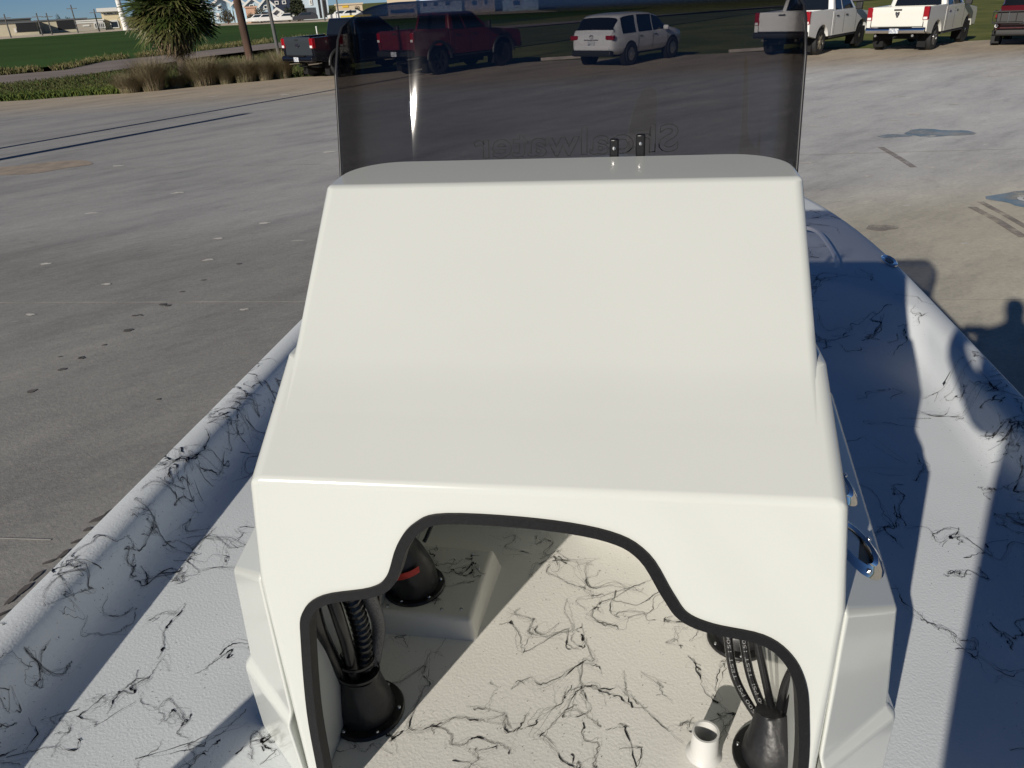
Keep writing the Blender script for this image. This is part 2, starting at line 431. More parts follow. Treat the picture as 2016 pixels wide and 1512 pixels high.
for px, py, s in ((1800, 225, .10), (1620, 229, .06), (1600, 248, .07), (1955, 149, .16), (2010, 130, .16), (1650, 135, .12), (1830, 134, .12), (232, 327, .07), (420, 190, .10), (650, 299, .10), (410, 512, .04), (1785, 405, .03), (1590, 320, .06), (1710, 347, .04), (520, 440, .05), (180, 420, .05), (90, 520, .04), (350, 380, .06), (60, 620, .03), (480, 610, .025), (210, 560, .03), (1680, 300, .05), (1830, 330, .05), (1900, 480, .03), (1770, 190, .09), (1880, 205, .08), (1700, 160, .10), (430, 470, .04), (560, 187, .12), (1760, 237, .06)):
    blob(G(px, py), s * 1.6, s * .8, random.uniform(-.2, .2), 'pale_scuff', palem, jag=.4)

# ================================================================== BOAT
F0 = -1.32                                    # deck level relative to the phone
CB = -0.075                                   # boat centreline in boat coordinates
boat = bthing('boat', (CB, 1.5, F0), 'white flats boat with black spiderweb splatter paint and low rounded sides', 'boat')
def hull_loop(w, z, n1=16, n2=30, yb=3.2, lb=3.2, k=1.0):
    pts = []
    for i in range(n1):
        pts.append((w, -1.75 + (yb + 1.75) * i / n1))
    for i in range(n2 + 1):
        a = math.pi / 2 * i / n2
        pts.append((w * (math.cos(a) ** 2) ** (1 / 1.6), yb + lb * k * (math.sin(a) ** 2) ** (1 / 2.6)))
    full = pts + [(-x, y) for x, y in pts[-2::-1]]
    return [(CB + x, y, F0 + z) for x, y in full]
def tub_loop(w, z, yf, r, n1=16, n2=30):
    pts = []
    y1 = yf - r
    for i in range(n1):
        pts.append((w, -1.6 + (y1 + 1.6) * i / n1))
    for i in range(n2 // 2):
        a = math.pi / 2 * i / (n2 // 2)
        pts.append((w - r + r * math.cos(a), y1 + r * math.sin(a)))
    m = n2 + 1 - n2 // 2
    for i in range(m):
        pts.append(((w - r) * (1 - i / (m - 1)), yf + 0.05 * (i / (m - 1))))
    full = pts + [(-x, y) for x, y in pts[-2::-1]]
    return [(CB + x, y, F0 + z) for x, y in full]
hullL = [hull_loop(0.30, -0.72, k=.86), hull_loop(0.98, -0.60, k=.90), hull_loop(1.18, -0.42, k=.94), hull_loop(1.265, -0.08, k=.98), hull_loop(1.298, 0.02), hull_loop(1.302, 0.03)]
linerL = [hull_loop(1.302, 0.03), hull_loop(1.312, 0.042), hull_loop(1.312, 0.100), hull_loop(1.307, 0.118), hull_loop(1.294, 0.128), hull_loop(1.262, 0.131, k=.99),
          tub_loop(1.238, 0.131, 3.50, .60), tub_loop(1.218, 0.123, 3.46, .58), tub_loop(1.206, 0.110, 3.42, .56), tub_loop(1.199, 0.088, 3.36, .54),
          tub_loop(1.187, 0.044, 3.24, .50), tub_loop(1.172, 0.020, 3.16, .48), tub_loop(1.145, 0.005, 3.08, .46), tub_loop(1.105, 0.0, 3.0, .44)]
def loft(loops, cap_last):
    m = MB(); n = len(loops[0]); vs = []; fs = []
    for l in loops: vs += l
    for i in range(len(loops) - 1):
        for k in range(n - 1):
            fs.append((i * n + k, i * n + k + 1, (i + 1) * n + k + 1, (i + 1) * n + k))
        fs.append((i * n, (i + 1) * n, (i + 1) * n + n - 1, i * n + n - 1))    # stern closure
    o = (len(loops) - 1) * n
    if cap_last:
        h = n // 2
        for k in range(h):                        # floor in strips across
            a, b, c, d = o + k, o + k + 1, o + n - 2 - k, o + n - 1 - k
            fs.append((a, b, c, d) if b != c else (a, b, d))
    m.add(vs, fs); return m
hull_o = bpart(loft(hullL, False), 'hull', hullm, boat, ang=60)
liner = loft(linerL, True)
liner_o = bpart(liner, 'deck_liner', deckm, boat, ang=60)
tree = BVHTree.FromPolygons([Vector(v) for v in liner.v], liner.f)

# ------------------------------------------------------------------ splatter paint: black strings lying on the liner
def drop(x, y):
    h = tree.ray_cast(Vector((x, y, 0.0)), Vector((0, 0, -1)))
    if h[0] is None: return None
    up_ = .0018 if -.56 < x < .31 and .86 < y < 1.72 else 0.0
    return (h[0] + Vector((0, 0, up_)), h[1])
def string(m, pts, wid, caster):
    P = []
    for i, (x, y) in enumerate(pts):
        a = pts[max(i - 1, 0)]; b = pts[min(i + 1, len(pts) - 1)]
        d = math.hypot(b[0] - a[0], b[1] - a[1]) or 1
        nx, ny = -(b[1] - a[1]) / d, (b[0] - a[0]) / d
        w = wid[i] / 2
        p, q = caster(x + nx * w, y + ny * w), caster(x - nx * w, y - ny * w)
        if p is None or q is None:
            if len(P) > 1: flush(m, P)
            P = []; continue
        for h, nn in (p, q): P.append(h + (nn if nn.dot(Vector((0, -.3, 1))) > 0 else -nn) * 0.0009)
    if len(P) > 3: flush(m, P)
def flush(m, P):
    k = len(P) // 2
    if k < 2: return
    m.add(P, [(2 * i, 2 * i + 2, 2 * i + 3, 2 * i + 1) for i in range(k - 1)])
def cluster(m, x, y, size, n, caster, strength=1.0, ang=None):
    ang = random.uniform(0, 6.28) if ang is None else ang
    for g in range(random.choice((1, 2, 2))):
        ca, sa = math.cos(ang), math.sin(ang)
        L_ = size * random.uniform(.7, 1.7); k = random.randint(5, 9)
        ctrl = []; u = -L_ * .5; v = random.gauss(0, size * .12)
        for i in range(k):
            ctrl.append(Vector((u, v, 0))); u += L_ / k * random.uniform(-.5, 2.4); v += random.gauss(0, size * .22)
        bold = random.random() < .45
        for s in range(max(2, n // 2)):
            sg = size * random.choice((.02, .05, .11))
            i0 = random.randrange(0, 2) if s else 0; i1 = k - random.randrange(0, 3) if s else k
            c = [p + (Vector((random.gauss(0, sg), random.gauss(0, sg), 0)) if (i % 3 and s) else Vector((0, 0, 0))) for i, p in enumerate(ctrl)][i0:i1]
            if len(c) < 3: continue
            q = spline(c, 7)
            q = [p + Vector((random.gauss(0, .0016), random.gauss(0, .0016), 0)) for p in q]
            w0 = (random.uniform(.0006, .0011) if bold else random.uniform(.0003, .0006)) if s == 0 else random.choice((.00015, .0002, .00025, .0003, .0004))
            wid = [w0 * strength * (.55 + .6 * abs(math.sin(i * .31 + s * 1.7))) for i in range(len(q))]
            if s < 2:
                for _ in range(random.choice((1, 2, 3))):
                    j0 = random.randrange(len(c)) * 7
                    for j in range(max(0, j0 - 2), min(len(q), j0 + 3)): wid[j] += random.uniform(.0006, .0032 if bold else .0012) * strength
            string(m, [(x + p.x * ca - p.y * sa, y + p.x * sa + p.y * ca) for p in q], wid, caster)
        ang += random.gauss(0, .5)
    for _ in range(n):                             # droplets
        dx, dy = x + random.gauss(0, size * .6), y + random.gauss(0, size * .6)
        r = random.uniform(.0005, .0015)
        string(m, [(dx, dy), (dx + r, dy + r)], [r, r], caster)
web = MB()
spots = [(-1.18, 1.05, .16, 9), (-1.22, 1.35, .15, 8), (-1.10, 1.55, .2, 10), (-1.17, 2.15, .18, 9), (-1.24, 2.35, .14, 8), (-1.0, 1.05, .10, 6), (-.92, .98, .14, 6), (-.80, 1.45, .14, 7),
         (-.86, 1.12, .08, 6), (-.72, 1.02, .13, 9), (-.66, .98, .12, 9), (-.78, 1.25, .09, 5), (-1.12, .95, .10, 6), (-1.26, 1.72, .10, 5), (-1.02, 1.25, .12, 5), (-.83, .93, .10, 5), (-.74, 1.6, .1, 5),
         (-.35, 1.12, .15, 11), (-.28, .98, .12, 9), (-.16, 1.08, .15, 12), (-.2, 1.38, .14, 10), (-.12, 1.55, .12, 9), (-.24, 1.62, .12, 9), (-.05, 1.45, .12, 6), (.03, 1.15, .12, 7), (.12, 1.32, .12, 7), (-.42, 1.2, .12, 10), (-.02, 1.0, .12, 5), (.18, 1.12, .10, 5), (-.46, 1.02, .1, 7), (.2, 1.5, .1, 5),
         (.88, 3.3, .22, 8), (.80, 3.02, .16, 12), (.92, 3.05, .14, 10), (1.05, 3.0, .1, 9), (1.12, 3.1, .15, 7), (1.0, 3.45, .18, 7), (.85, 3.8, .2, 7), (.9, 4.2, .2, 6), (1.06, 2.55, .14, 8), (1.16, 2.62, .12, 9), (.92, 2.55, .15, 10), (.85, 2.35, .14, 9), (1.08, 2.15, .13, 8), (1.12, 2.35, .14, 5), (.78, 2.1, .14, 7),
         (.98, 1.95, .10, 6), (1.05, 1.75, .12, 8), (.78, 1.62, .11, 8), (.85, 1.75, .10, 7), (.70, 1.4, .12, 9), (.83, 1.42, .09, 6), (.92, 1.3, .12, 9), (.80, 1.15, .11, 9), (1.0, 1.1, .1, 6), (.72, 1.08, .10, 5), (.95, 1.5, .1, 6), (1.12, 1.5, .12, 6), (.75, 1.9, .12, 6), (.66, 1.75, .1, 6)]
for x, y, s, n in spots:
    cluster(web, x * 1.04, y, s * .86, int(n * 2.1), drop, .72 if -.56 < x < .28 and y < 1.72 else 1.0)
for _ in range(120):
    cluster(web, random.uniform(-1.34, 1.2), random.uniform(.4, 4.8), random.uniform(.08, .2), random.randint(6, 14), drop)
for _ in range(8):
    cluster(web, random.uniform(-.55, .25), random.uniform(.92, 1.65), random.uniform(.08, .18), random.randint(6, 14), drop)
wprof = [(1.302, .03), (1.312, .042), (1.312, .100), (1.307, .118), (1.294, .128), (1.262, .131), (1.238, .131), (1.218, .123), (1.206, .110), (1.199, .088), (1.187, .044), (1.172, .020), (1.145, .005), (1.105, 0.0), (1.0, 0.0)]
warc = [0.0]
for a_, b_ in zip(wprof, wprof[1:]): warc.append(warc[-1] + math.hypot(b_[0] - a_[0], b_[1] - a_[1]))
def wall(side):
    def cast(sv, y):
        if not (warc[0] < sv < warc[-1]) or not (-.5 < y < 2.55): return None
        w = float(np.interp(sv, warc, [p[0] for p in wprof])); z = float(np.interp(sv, warc, [p[1] for p in wprof]))
        w2 = float(np.interp(sv + .004, warc, [p[0] for p in wprof])); z2 = float(np.interp(sv + .004, warc, [p[1] for p in wprof]))
        tx, tz = side * (w2 - w), z2 - z; nv = Vector((-tz, 0, tx)); nv.normalize()
        if nv.z < -.01 or (abs(nv.z) < .3 and nv.x * side > 0 and sv > .12): nv = -nv
        return (Vector((CB + side * w, y, F0 + z)) + nv * .0006, Vector((nv.x * .5, 0, .8)).normalized())
    return cast
for side in (-1, 1):
    for _ in range(46):
        cluster(web, random.uniform(.06, .36), random.uniform(.6, 2.5), random.uniform(.07, .17), random.randint(8, 20), wall(side))
web_o = bpart(web, 'paint_splatter', webm, boat, smooth=False, fix=False)
tag(web_o, 'fine black webbing of splatter paint strings', None, None, 'stuff')

# fittings on the deck
m = MB(); m.add([(-.552, .866, F0 + .0015), (.305, .866, F0 + .0015), (.305, 1.712, F0 + .0015), (-.552, 1.712, F0 + .0015)], [(0, 1, 2, 3)])  # thin sheet over the deck inside the console, creamier than the deck
bpart(m, 'inner_floor_sheet', mat('cream_floor_tone', (0.82, 0.805, 0.755), rough=0.5, var=0.03, scale=2.2, bump=0.36, bscale=170.0, bdist=0.0022, spec=0.4), boat, smooth=False)
m = MB()
rail = spline([(.66, 4.05, F0 + .13), (.67, 4.07, F0 + .165), (.74, 4.08, F0 + .175), (.88, 4.06, F0 + .175), (.945, 3.95, F0 + .175), (.945, 3.58, F0 + .165), (.945, 3.55, F0 + .128)], 8)
m.tube(rail, .011, 8); bpart(m, 'bow_rail', mat('white_rail', (.72, .72, .74), rough=.3), boat)
m = MB(); m.lathe([(.0, .0), (.040, 0), (.040, .004), (.034, .010), (.018, .022), (.0, .026)], 20, (1.04, 3.02, F0 + .014), cap=False, sx=.8, sy=1.4)
bpart(m, 'deck_fitting', chrome, boat)
m = MB(); m.lathe([(.030, .006), (.045, 0), (.052, .004), (.052, .008), (.044, .012), (.028, .006), (.022, -.01), (0, -.01)], 20, (1.195, 3.63, F0 + .129), cap=False, sx=.55, sy=1.6)
bpart(m, 'flush_cleat', chrome, boat)
m = MB(); m.lathe([(.020, .0), (.020, .008), (0, .008)], 16, (1.195, 3.63, F0 + .128), cap=False, sx=.6, sy=1.9)
bpart(m, 'cleat_recess', blackp, boat)
# trailer carrying the boat
tr = empty('boat_trailer', Bw(CB, 1.5, -CZ), -HEAD, 'galvanised boat trailer carrying the white boat', 'trailer')
BASE[tr.name] = (CB, 1.5, -CZ)
galv = mat('galvanised', (.45, .46, .47), rough=.45, metal=.8)
for s in (-1, 1):
    m = MB(); m.box((CB + s * .55, 1.3, -2.06), (.08, 5.2, .10)); bpart(m, 'frame_beam', galv, tr)
    m = MB(); m.box((CB + s * .5, 1.2, -1.985), (.14, 4.4, .05)); bpart(m, 'bunk', mat('bunk_carpet', (.05, .05, .055), rough=.95), tr)
    for y in (.35, 1.25):
        m = MB(); m.lathe([(.2, -.09), (.30, -.10), (.33, -.07), (.33, .07), (.30, .10), (.2, .09)], 28, (CB + s * .88, y, -CZ + .33), ax='x', cap=True); bpart(m, 'wheel', mat('tyre', (.018, .018, .019), rough=.8, bump=.3, bscale=40), tr)
for y in (.35, 1.25, 3.7):
    m = MB(); m.box((CB, y, -2.13), (1.7, .07, .07)); bpart(m, 'cross_member', galv, tr)
m = MB(); m.box((CB, 5.6, -2.10), (.09, 4.0, .09)); bpart(m, 'tongue', galv, tr)
m = MB(); m.tube([(CB, 7.3, -2.06), (CB, 7.3, -CZ)], .03, 10); bpart(m, 'jack_post', galv, tr)

# ================================================================== CONSOLE
CX, YF = -0.124, 0.857
def fp(px, py, y):                           # boat coordinates of a line of sight on the athwartships plane y
    v = ray(px, py); t = y / v.dot(FW)
    return Vector((v.dot(RT) * t, y, v.z * t))
con = bthing('center_console', (CX, 1.3, F0), 'glossy white fibreglass helm console with cut-out opening and smoked windshield', 'console')
open_pts = spline([Vector((x, 0, z)) for x, z in ((-.531, F0 + .001), (-.529, -1.225), (-.522, -1.078), (-.503, -.915), (-.490, -.853), (-.453, -.818), (-.375, -.797), (-.343, -.770), (-.319, -.709), (-.290, -.670), (-.245, -.652), (-.116, -.654), (-.018, -.670), (.031, -.702), (.066, -.768), (.090, -.806), (.130, -.826), (.201, -.841), (.240, -.873), (.265, -.925), (.278, -.995), (.290, -1.11), (.297, F0 + .001))], 5)
bm = bmesh.new()
def V(x, y, z): return bm.verts.new((x - CX, y - 1.3, z - F0))
key = {}
for s in (-1, 1):
    for nm, hw, y, z in (('A', .437, YF, F0), ('M', .435, YF, -.79), ('B', .412, YF, -.603), ('C', .412, 1.04, -.492), ('D', .412, 1.72, -.492), ('N', .435, 1.72, -.79), ('E', .437, 1.72, F0)):
        key[nm, s] = V(CX + s * hw, y, z)
ov = [V(p.x, YF, p.z) for p in open_pts]
bm.faces.new([key['A', -1], key['M', -1], key['B', -1], key['B', 1], key['M', 1], key['A', 1]] + ov[::-1])
bm.faces.new([key['B', -1], key['C', -1], key['C', 1], key['B', 1]])
bm.faces.new([key['C', -1], key['D', -1], key['D', 1], key['C', 1]])
bm.faces.new([key['D', -1], key['N', -1], key['E', -1], key['E', 1], key['N', 1], key['D', 1]])
for s in (-1, 1):
    bm.faces.new([key['A', s], key['M', s], key['N', s], key['E', s]])
    bm.faces.new([key['M', s], key['B', s], key['C', s], key['D', s], key['N', s]])
bmesh.ops.recalc_face_normals(bm, faces=bm.faces)
lay = bm.edges.layers.float.new('bevel_weight_edge')
def wt(bm, lay, a, b, w):
    e = bm.edges.get((a, b))
    if e: e[lay] = w
wt(bm, lay, key['B', -1], key['B', 1], .30); wt(bm, lay, key['C', -1], key['C', 1], .3); wt(bm, lay, key['D', -1], key['D', 1], .5)
for s in (-1, 1):
    for a, b, w in (('A', 'M', .5), ('M', 'B', .5), ('B', 'C', .75), ('C', 'D', .4), ('D', 'N', .5), ('N', 'E', .5)):
        wt(bm, lay, key[a, s], key[b, s], w)
def shell(bm, name, width, thick, seg=5):
    me = bpy.data.meshes.new(name); bm.to_mesh(me); bm.free()
    me.polygons.foreach_set('use_smooth', [True] * len(me.polygons))
    me.materials.append(gel)
    o = bpy.data.objects.new(name, me); col.objects.link(o); o.parent = con
    b = o.modifiers.new('bevel', 'BEVEL'); b.limit_method = 'WEIGHT'; b.width = width; b.segments = seg; b.harden_normals = False
    if thick:
        sd = o.modifiers.new('solid', 'SOLIDIFY'); sd.thickness = thick; sd.offset = -1
    wn_ = o.modifiers.new('wn', 'WEIGHTED_NORMAL'); wn_.weight = 50
    return o
body_o = shell(bm, 'console_body', .03, .007)
# upper electronics box
bm = bmesh.new()
hw = .397
YT, ZT, YB2 = 1.2855, -.2814, 1.455
out = [(hw, YT), (hw, 1.352)] + [(hw - .10 + .10 * math.cos(R_(a)), 1.355 + .10 * math.sin(R_(a))) for a in range(10, 91, 10)]
outl = out + [(-x, y) for x, y in out[::-1]]
top = [V(CX + x, y, ZT + (y - YT) * .045) for x, y in outl]
bot = [V(CX + x, y, -.50) for x, y in outl]
def lowz(y): return -.603 + (y - YF) * (.111 / .183)
prof = [(.955, lowz(.955) + .0004), (.985, lowz(.985) + .0010), (1.015, lowz(1.015) + .0026)]
ya, za = 1.015, lowz(1.015) + .0026
yb_, zb_ = 1.085, ZT - (YT - 1.085) * .832
for t in (.25, .5, .75):
    prof.append((ya + (yb_ - ya) * t, za + (zb_ - za) * (t * .97 + .03 * t * t)))
prof.append((yb_, zb_))
sR = [V(CX + hw, y, z) for y, z in prof]; sL = [V(CX - hw, y, z) for y, z in prof]
bm.faces.new(top)
n = len(top)
for i in range(n - 1): bm.faces.new([top[i], bot[i], bot[i + 1], top[i + 1]])
slope_r, slope_l = sR + [top[0]], sL + [top[-1]]
for i in range(len(slope_r) - 1): bm.faces.new([slope_r[i + 1], slope_l[i + 1], slope_l[i], slope_r[i]])
bm.faces.new(slope_r + [bot[0]]); bm.faces.new(slope_l + [bot[-1]])
bmesh.ops.recalc_face_normals(bm, faces=bm.faces)
lay = bm.edges.layers.float.new('bevel_weight_edge')
wt(bm, lay, top[0], top[-1], .35)
for i in range(len(slope_r) - 1): wt(bm, lay, slope_r[i], slope_r[i + 1], .65); wt(bm, lay, slope_l[i], slope_l[i + 1], .65)
for i in range(n - 1): wt(bm, lay, top[i], top[i + 1], .3)
shell(bm, 'electronics_box', .03, 0)
# side pods with a stepped plinth
def podz(u, y):
    zi = -.79 + (y - .857) * .14; zo = -.862 + (y - .955) * .216
    return zi + (zo - zi) * u
for s in (-1, 1):
    rings = [[(.437, .857, F0), (.602, 1.005, F0), (.602, 1.66, F0), (.437, 1.70, F0)],
             [(.446, .855, -1.125), (.592, .985, -1.125), (.592, 1.64, -1.125), (.437, 1.70, -1.125)],
             [(.437, .859, -1.095), (.572, .982, -1.095), (.572, 1.62, -1.095), (.430, 1.69, -1.095)],
             [(.434, .862, -.79), (.541, .955, -.862), (.541, 1.46, -.753), (.425, 1.52, -.70)]]
    m = MB(); vs = [(CX + s * a, b, c) for r in rings for a, b, c in r]
    fs = [(4 * i + k, 4 * i + (k + 1) % 4, 4 * i + 4 + (k + 1) % 4, 4 * i + 4 + k) for i in range(3) for k in range(4)] + [(12, 13, 14, 15), (3, 2, 1, 0)]
    m.add(vs, fs)
    pod = bpart(m, 'side_pod', gel, con, bevel=.009, seg=4, ang=60)
    pod.modifiers['bevel'].angle_limit = R_(12)
    if s == 1:
        for yc, hc in ((1.025, .484), (1.165, .476)):
            c = Vector((CX + hc, yc, podz((hc - .437) / .104, yc) + .002))
            nx = Vector((1, 0, -.75)).cross(Vector((0, 1, .18))).normalized()
            if nx.z < 0: nx = -nx
            q = nx.to_track_quat('Z', 'Y').to_matrix()
            def ring(prof, n=28, sx=1.0, sy=1.0, dc=(0, 0)):
                mm = MB(); tmp = MB(); tmp.lathe(prof, n, (dc[0], dc[1], 0), cap=False, sx=sx, sy=sy)
                mm.add([q @ Vector(v) + c for v in tmp.v], tmp.f); return mm
            h = bpart(ring([(.031, -.001), (.032, .005), (.038, .008), (.048, .005), (.055, .0), (.055, -.003)], sx=1.0, sy=1.15), 'rod_holder', chrome, pod)
            bpart(ring([(.0, .0005), (.0312, .0005), (.0312, .003)], sx=1.0, sy=1.15), 'holder_liner', mat('dark_liner', (.004, .004, .004), rough=.5), pod)
            for ax, ay in ((.040, -.022), (.040, .022), (-.040, -.022)):
                bpart(ring([(.0, .009), (.004, .008), (.0055, .003)], 12, dc=(ax, ay * 1.2)), 'screw', steel, pod)
# rubber edge trim round the opening
m = MB(); P = open_pts; n = len(P)
for i, p in enumerate(P):
    a, b = P[max(i - 1, 0)], P[min(i + 1, n - 1)]
    t = (b - a).normalized(); inn = Vector((t.z, 0, -t.x))           # towards the opening
    for d, y in ((-.006, -.0045), (.010, -.0055), (.012, .004), (.012, .019), (.003, .019), (-.006, .019)):
        m.v.append((p.x + inn.x * d, YF + y, p.z + inn.z * d))
m.f += [(i * 6 + k, i * 6 + (k + 1) % 6, i * 6 + 6 + (k + 1) % 6, i * 6 + 6 + k) for i in range(n - 1) for k in range(6)]
bpart(m, 'edge_trim', rubber, con, ang=50)

# smoked windshield
WHW, WR, WY = .408, .050, 1.535
LEAN = math.tan(R_(15.1))
path = [(WHW, 1.392 + i * (WY - WR - 1.392) / 4) for i in range(4)]
path += [(WHW - WR + WR * math.cos(R_(a)), WY - WR + WR * math.sin(R_(a))) for a in np.linspace(0, 90, 13)]
path += [((WHW - WR) * (1 - i / 14), WY + .009 * (1 - i / 14) ** 4) for i in range(1, 15)]
path = path + [(-x, y) for x, y in path[-2::-1]]
arcl = [0.0]
for a, b in zip(path, path[1:]): arcl.append(arcl[-1] + math.hypot(b[0] - a[0], b[1] - a[1]))
def flare(z, x=0.0):
    k = max(0.0, z + .048)
    f = .1905 * (z + .30) - .110 * (z * z - .09) - .10 * x * (z + .20)
    return f + (5.0 * k ** 3 / (3 * .022 ** 2) if k < .022 else 5.0 * .022 / 3 + (k - .022) * 5.0)
Z0, ZTOP, NV = -.42, -.006, 64
m = MB()
for (x, y), s in zip(path, arcl):
    s2 = min(s, arcl[-1] - s)
    k = min(1.0, s2 / .17)
    zt = -.115 + (ZTOP + .115) * math.sqrt(1 - (1 - k) ** 2)
    for j in range(NV + 1):
        z = Z0 + (zt - Z0) * (1 - (1 - j / NV) ** 1.8)
        m.v.append((CX + x, y + flare(z, x), z))
m.f += [(i * (NV + 1) + j, (i + 1) * (NV + 1) + j, (i + 1) * (NV + 1) + j + 1, i * (NV + 1) + j + 1) for i in range(len(path) - 1) for j in range(NV)]
ws = bpart(m, 'windshield', smoke, con, ang=180)
sd = ws.modifiers.new('solid', 'SOLIDIFY'); sd.thickness = .0045; sd.offset = 0; sd.material_offset_rim = 1
ws.data.materials.append(mat('acrylic_edge', (.02, .02, .022), rough=.45))
def wy(x, z):
    i = min(abs((x - CX)) / (WHW - WR), 1.0)
    return WY + .009 * i ** 4 + flare(z, x - CX)
# moulded lettering, read from the bow side
tc = bpy.data.curves.new('lettering', 'FONT')
tc.body = 'Shoalwater'; tc.size = .0665; tc.fill_mode = 'NONE'; tc.bevel_depth = .0007; tc.bevel_resolution = 1; tc.resolution_u = 6
tc.space_character = 1.06; tc.offset = .0012
to = bpy.data.objects.new('lettering', tc); col.objects.link(to)
bpy.context.view_layer.update()
dg = bpy.context.evaluated_depsgraph_get()
me = bpy.data.meshes.new_from_object(to.evaluated_get(dg))
bpy.data.objects.remove(to); bpy.data.curves.remove(tc)
xs = [v.co.x for v in me.vertices]; x0, x1 = min(xs), max(xs)
for v in me.vertices:
    x = .090 - (v.co.x - x0) * (.398 / (x1 - x0)); z = -.284 + v.co.y * 1.0 + (x + .1) * .012
    v.co = Vector((x - CX, wy(x, z) - .0028 - v.co.z - 1.3, z - F0))
me.materials.append(mat('moulded_acrylic', (.016, .016, .018), rough=.55, spec=.3))
me.polygons.foreach_set('use_smooth', [True] * len(me.polygons))
lo = bpy.data.objects.new('lettering', me); col.objects.link(lo); lo.parent = ws
lo['label'] = 'moulded outline letters Shoalwater seen from behind'
# two black clips behind the ledge
for x in (-.029, .0185):
    h = .037 if x < 0 else .044
    m = MB(); m.box((x, 1.462, ZT - .02 + (h + .02) / 2), (.0165, .012, h + .02)); c = bpart(m, 'windshield_clip', blackp, con, bevel=.003)
    m = MB(); m.lathe([(.0, -.0035), (.0030, -.003), (.0036, 0)], 10, (x, 1.456, ZT + h - .016), ax='y', cap=False); bpart(m, 'screw', steel, c)

# webbing that runs up the foot of the console
def onface(y):
    return lambda x, z: (Vector((x, y - .0005, z)), Vector((0, -1, .4)).normalized()) if F0 < z < F0 + .13 and (-.558 < x < -.545 or .305 < x < .31) else None
# ------------------------------------------------------------------ rigging under the console
riser = bthing('raised_step', (-.46, 1.39, F0), 'small raised white box on the deck inside the console, left', 'step')
m = MB()
m.hexa([(-.56, 1.275, F0 - .01), (-.326, 1.270, F0 - .01), (-.304, 1.54, F0 - .01), (-.56, 1.55, F0 - .01), (-.56, 1.288, F0 + .06), (-.337, 1.280, F0 + .06), (-.324, 1.528, F0 + .06), (-.56, 1.535, F0 + .06)])
bpart(m, 'box', mat('riser_paint', (.74, .72, .66), rough=.5, bump=.4, bscale=150, bdist=.002), riser, bevel=.010, seg=3)
rt = BVHTree.FromPolygons([Vector(v) for v in m.v], m.f)
def drop2(x, y):
    h = rt.ray_cast(Vector((x, y, 0)), Vector((0, 0, -1)))
    return (h[0], h[1]) if h[0] is not None and h[0].z > F0 + .055 else None
w2 = MB()
for x, y in ((-.42, 1.45), (-.37, 1.40), (-.40, 1.35), (-.37, 1.47), (-.45, 1.48)): cluster(w2, x, y, .07, 9, drop2)
wo = bpart(w2, 'paint_splatter', webm, riser, smooth=False, fix=False); tag(wo, None, None, None, 'stuff')
for x, y in ((-.365, 1.31), (-.350, 1.45), (-.375, 1.505), (-.41, 1.305), (-.54, 1.305)):
    m = MB(); m.lathe([(.0, .003), (.0035, .0025), (.0045, 0)], 10, (x, y, F0 + .06), cap=False); bpart(m, 'screw', steel, riser)

def boot(name, x, y, z, r, label, cone=None, screws=6, a0=0.3):
    o = bthing(name, (x, y, z), label, 'rigging boot', 'black rubber rigging boots on the deck')
    m = MB(); m.lathe([(.0, 0), (r, 0), (r, .004), (r * .97, .007), (r * .80, .008), (0, .008)], 36, (x, y, z), cap=False); fl = bpart(m, 'flange', blackp, o)
    for i in range(screws):
        a = a0 + 2 * math.pi * i / screws
        m = MB(); m.lathe([(.0, .0030), (.0028, .0027), (.0040, 0)], 10, (x + r * .87 * math.cos(a), y + r * .87 * math.sin(a), z + .0075), cap=False); bpart(m, 'screw', steel, fl)
    if cone:
        pts, rad = cone
        q = spline([Vector(p) for p in pts], 6)
        rr = np.interp(np.linspace(0, 1, len(q)), np.linspace(0, 1, len(rad)), rad)
        m = MB(); m.tube(q, list(rr), 28, cap=True)
        for i, v in enumerate(m.v):                # soft folds in the vinyl
            row, k = divmod(i, 28)
            c = q[row] if row < len(q) else q[-1]
            f = 1 + .035 * math.sin(k * 2 * math.pi / 28 * 5 + row * .4) * (row / len(q))
            m.v[i] = tuple(c + (Vector(v) - c) * f)
        bpart(m, 'sleeve', blackv, o, ang=70)
    return o
boot('rigging_boot', -.494, 1.378, F0 + .061, .074, 'black rubber boot with red label strip on the raised step', ([(-.494, 1.378, F0 + .066), (-.497, 1.376, F0 + .11), (-.508, 1.372, F0 + .15), (-.525, 1.37, F0 + .19)], [.060, .057, .052, .044]))
ba = bpy.data.objects['rigging_boot']
m = MB()
cA = Vector((-.505, 1.373, F0 + .14))
for i in range(13):
    a = R_(-150 + i * 9)
    for dz in (-.009, .009):
        m.v.append(tuple(cA + Vector((.0595 * math.cos(a), .0595 * math.sin(a), dz + .002 * i - .012))))
m.f += [(2 * i, 2 * i + 2, 2 * i + 3, 2 * i + 1) for i in range(12)]
ro = bpart(m, 'label_strip', redm, ba, fix=False); ro['label'] = 'red label strip with faint lettering'
boot('rigging_boot', -.521, 1.063, F0 + .002, .079, 'large black rubber boot on the deck gathering hoses at left', ([(-.521, 1.063, F0 + .008), (-.522, 1.062, F0 + .04), (-.522, 1.06, F0 + .08), (-.520, 1.058, F0 + .115)], [.060, .056, .046, .037]), a0=.1)
boot('rigging_boot', .262, 1.335, F0 + .002, .069, 'flat round black flange on the deck behind the thin hoses', ([(.262, 1.335, F0 + .006), (.262, 1.335, F0 + .02), (.264, 1.34, F0 + .03)], [.050, .046, .040]), a0=.5)
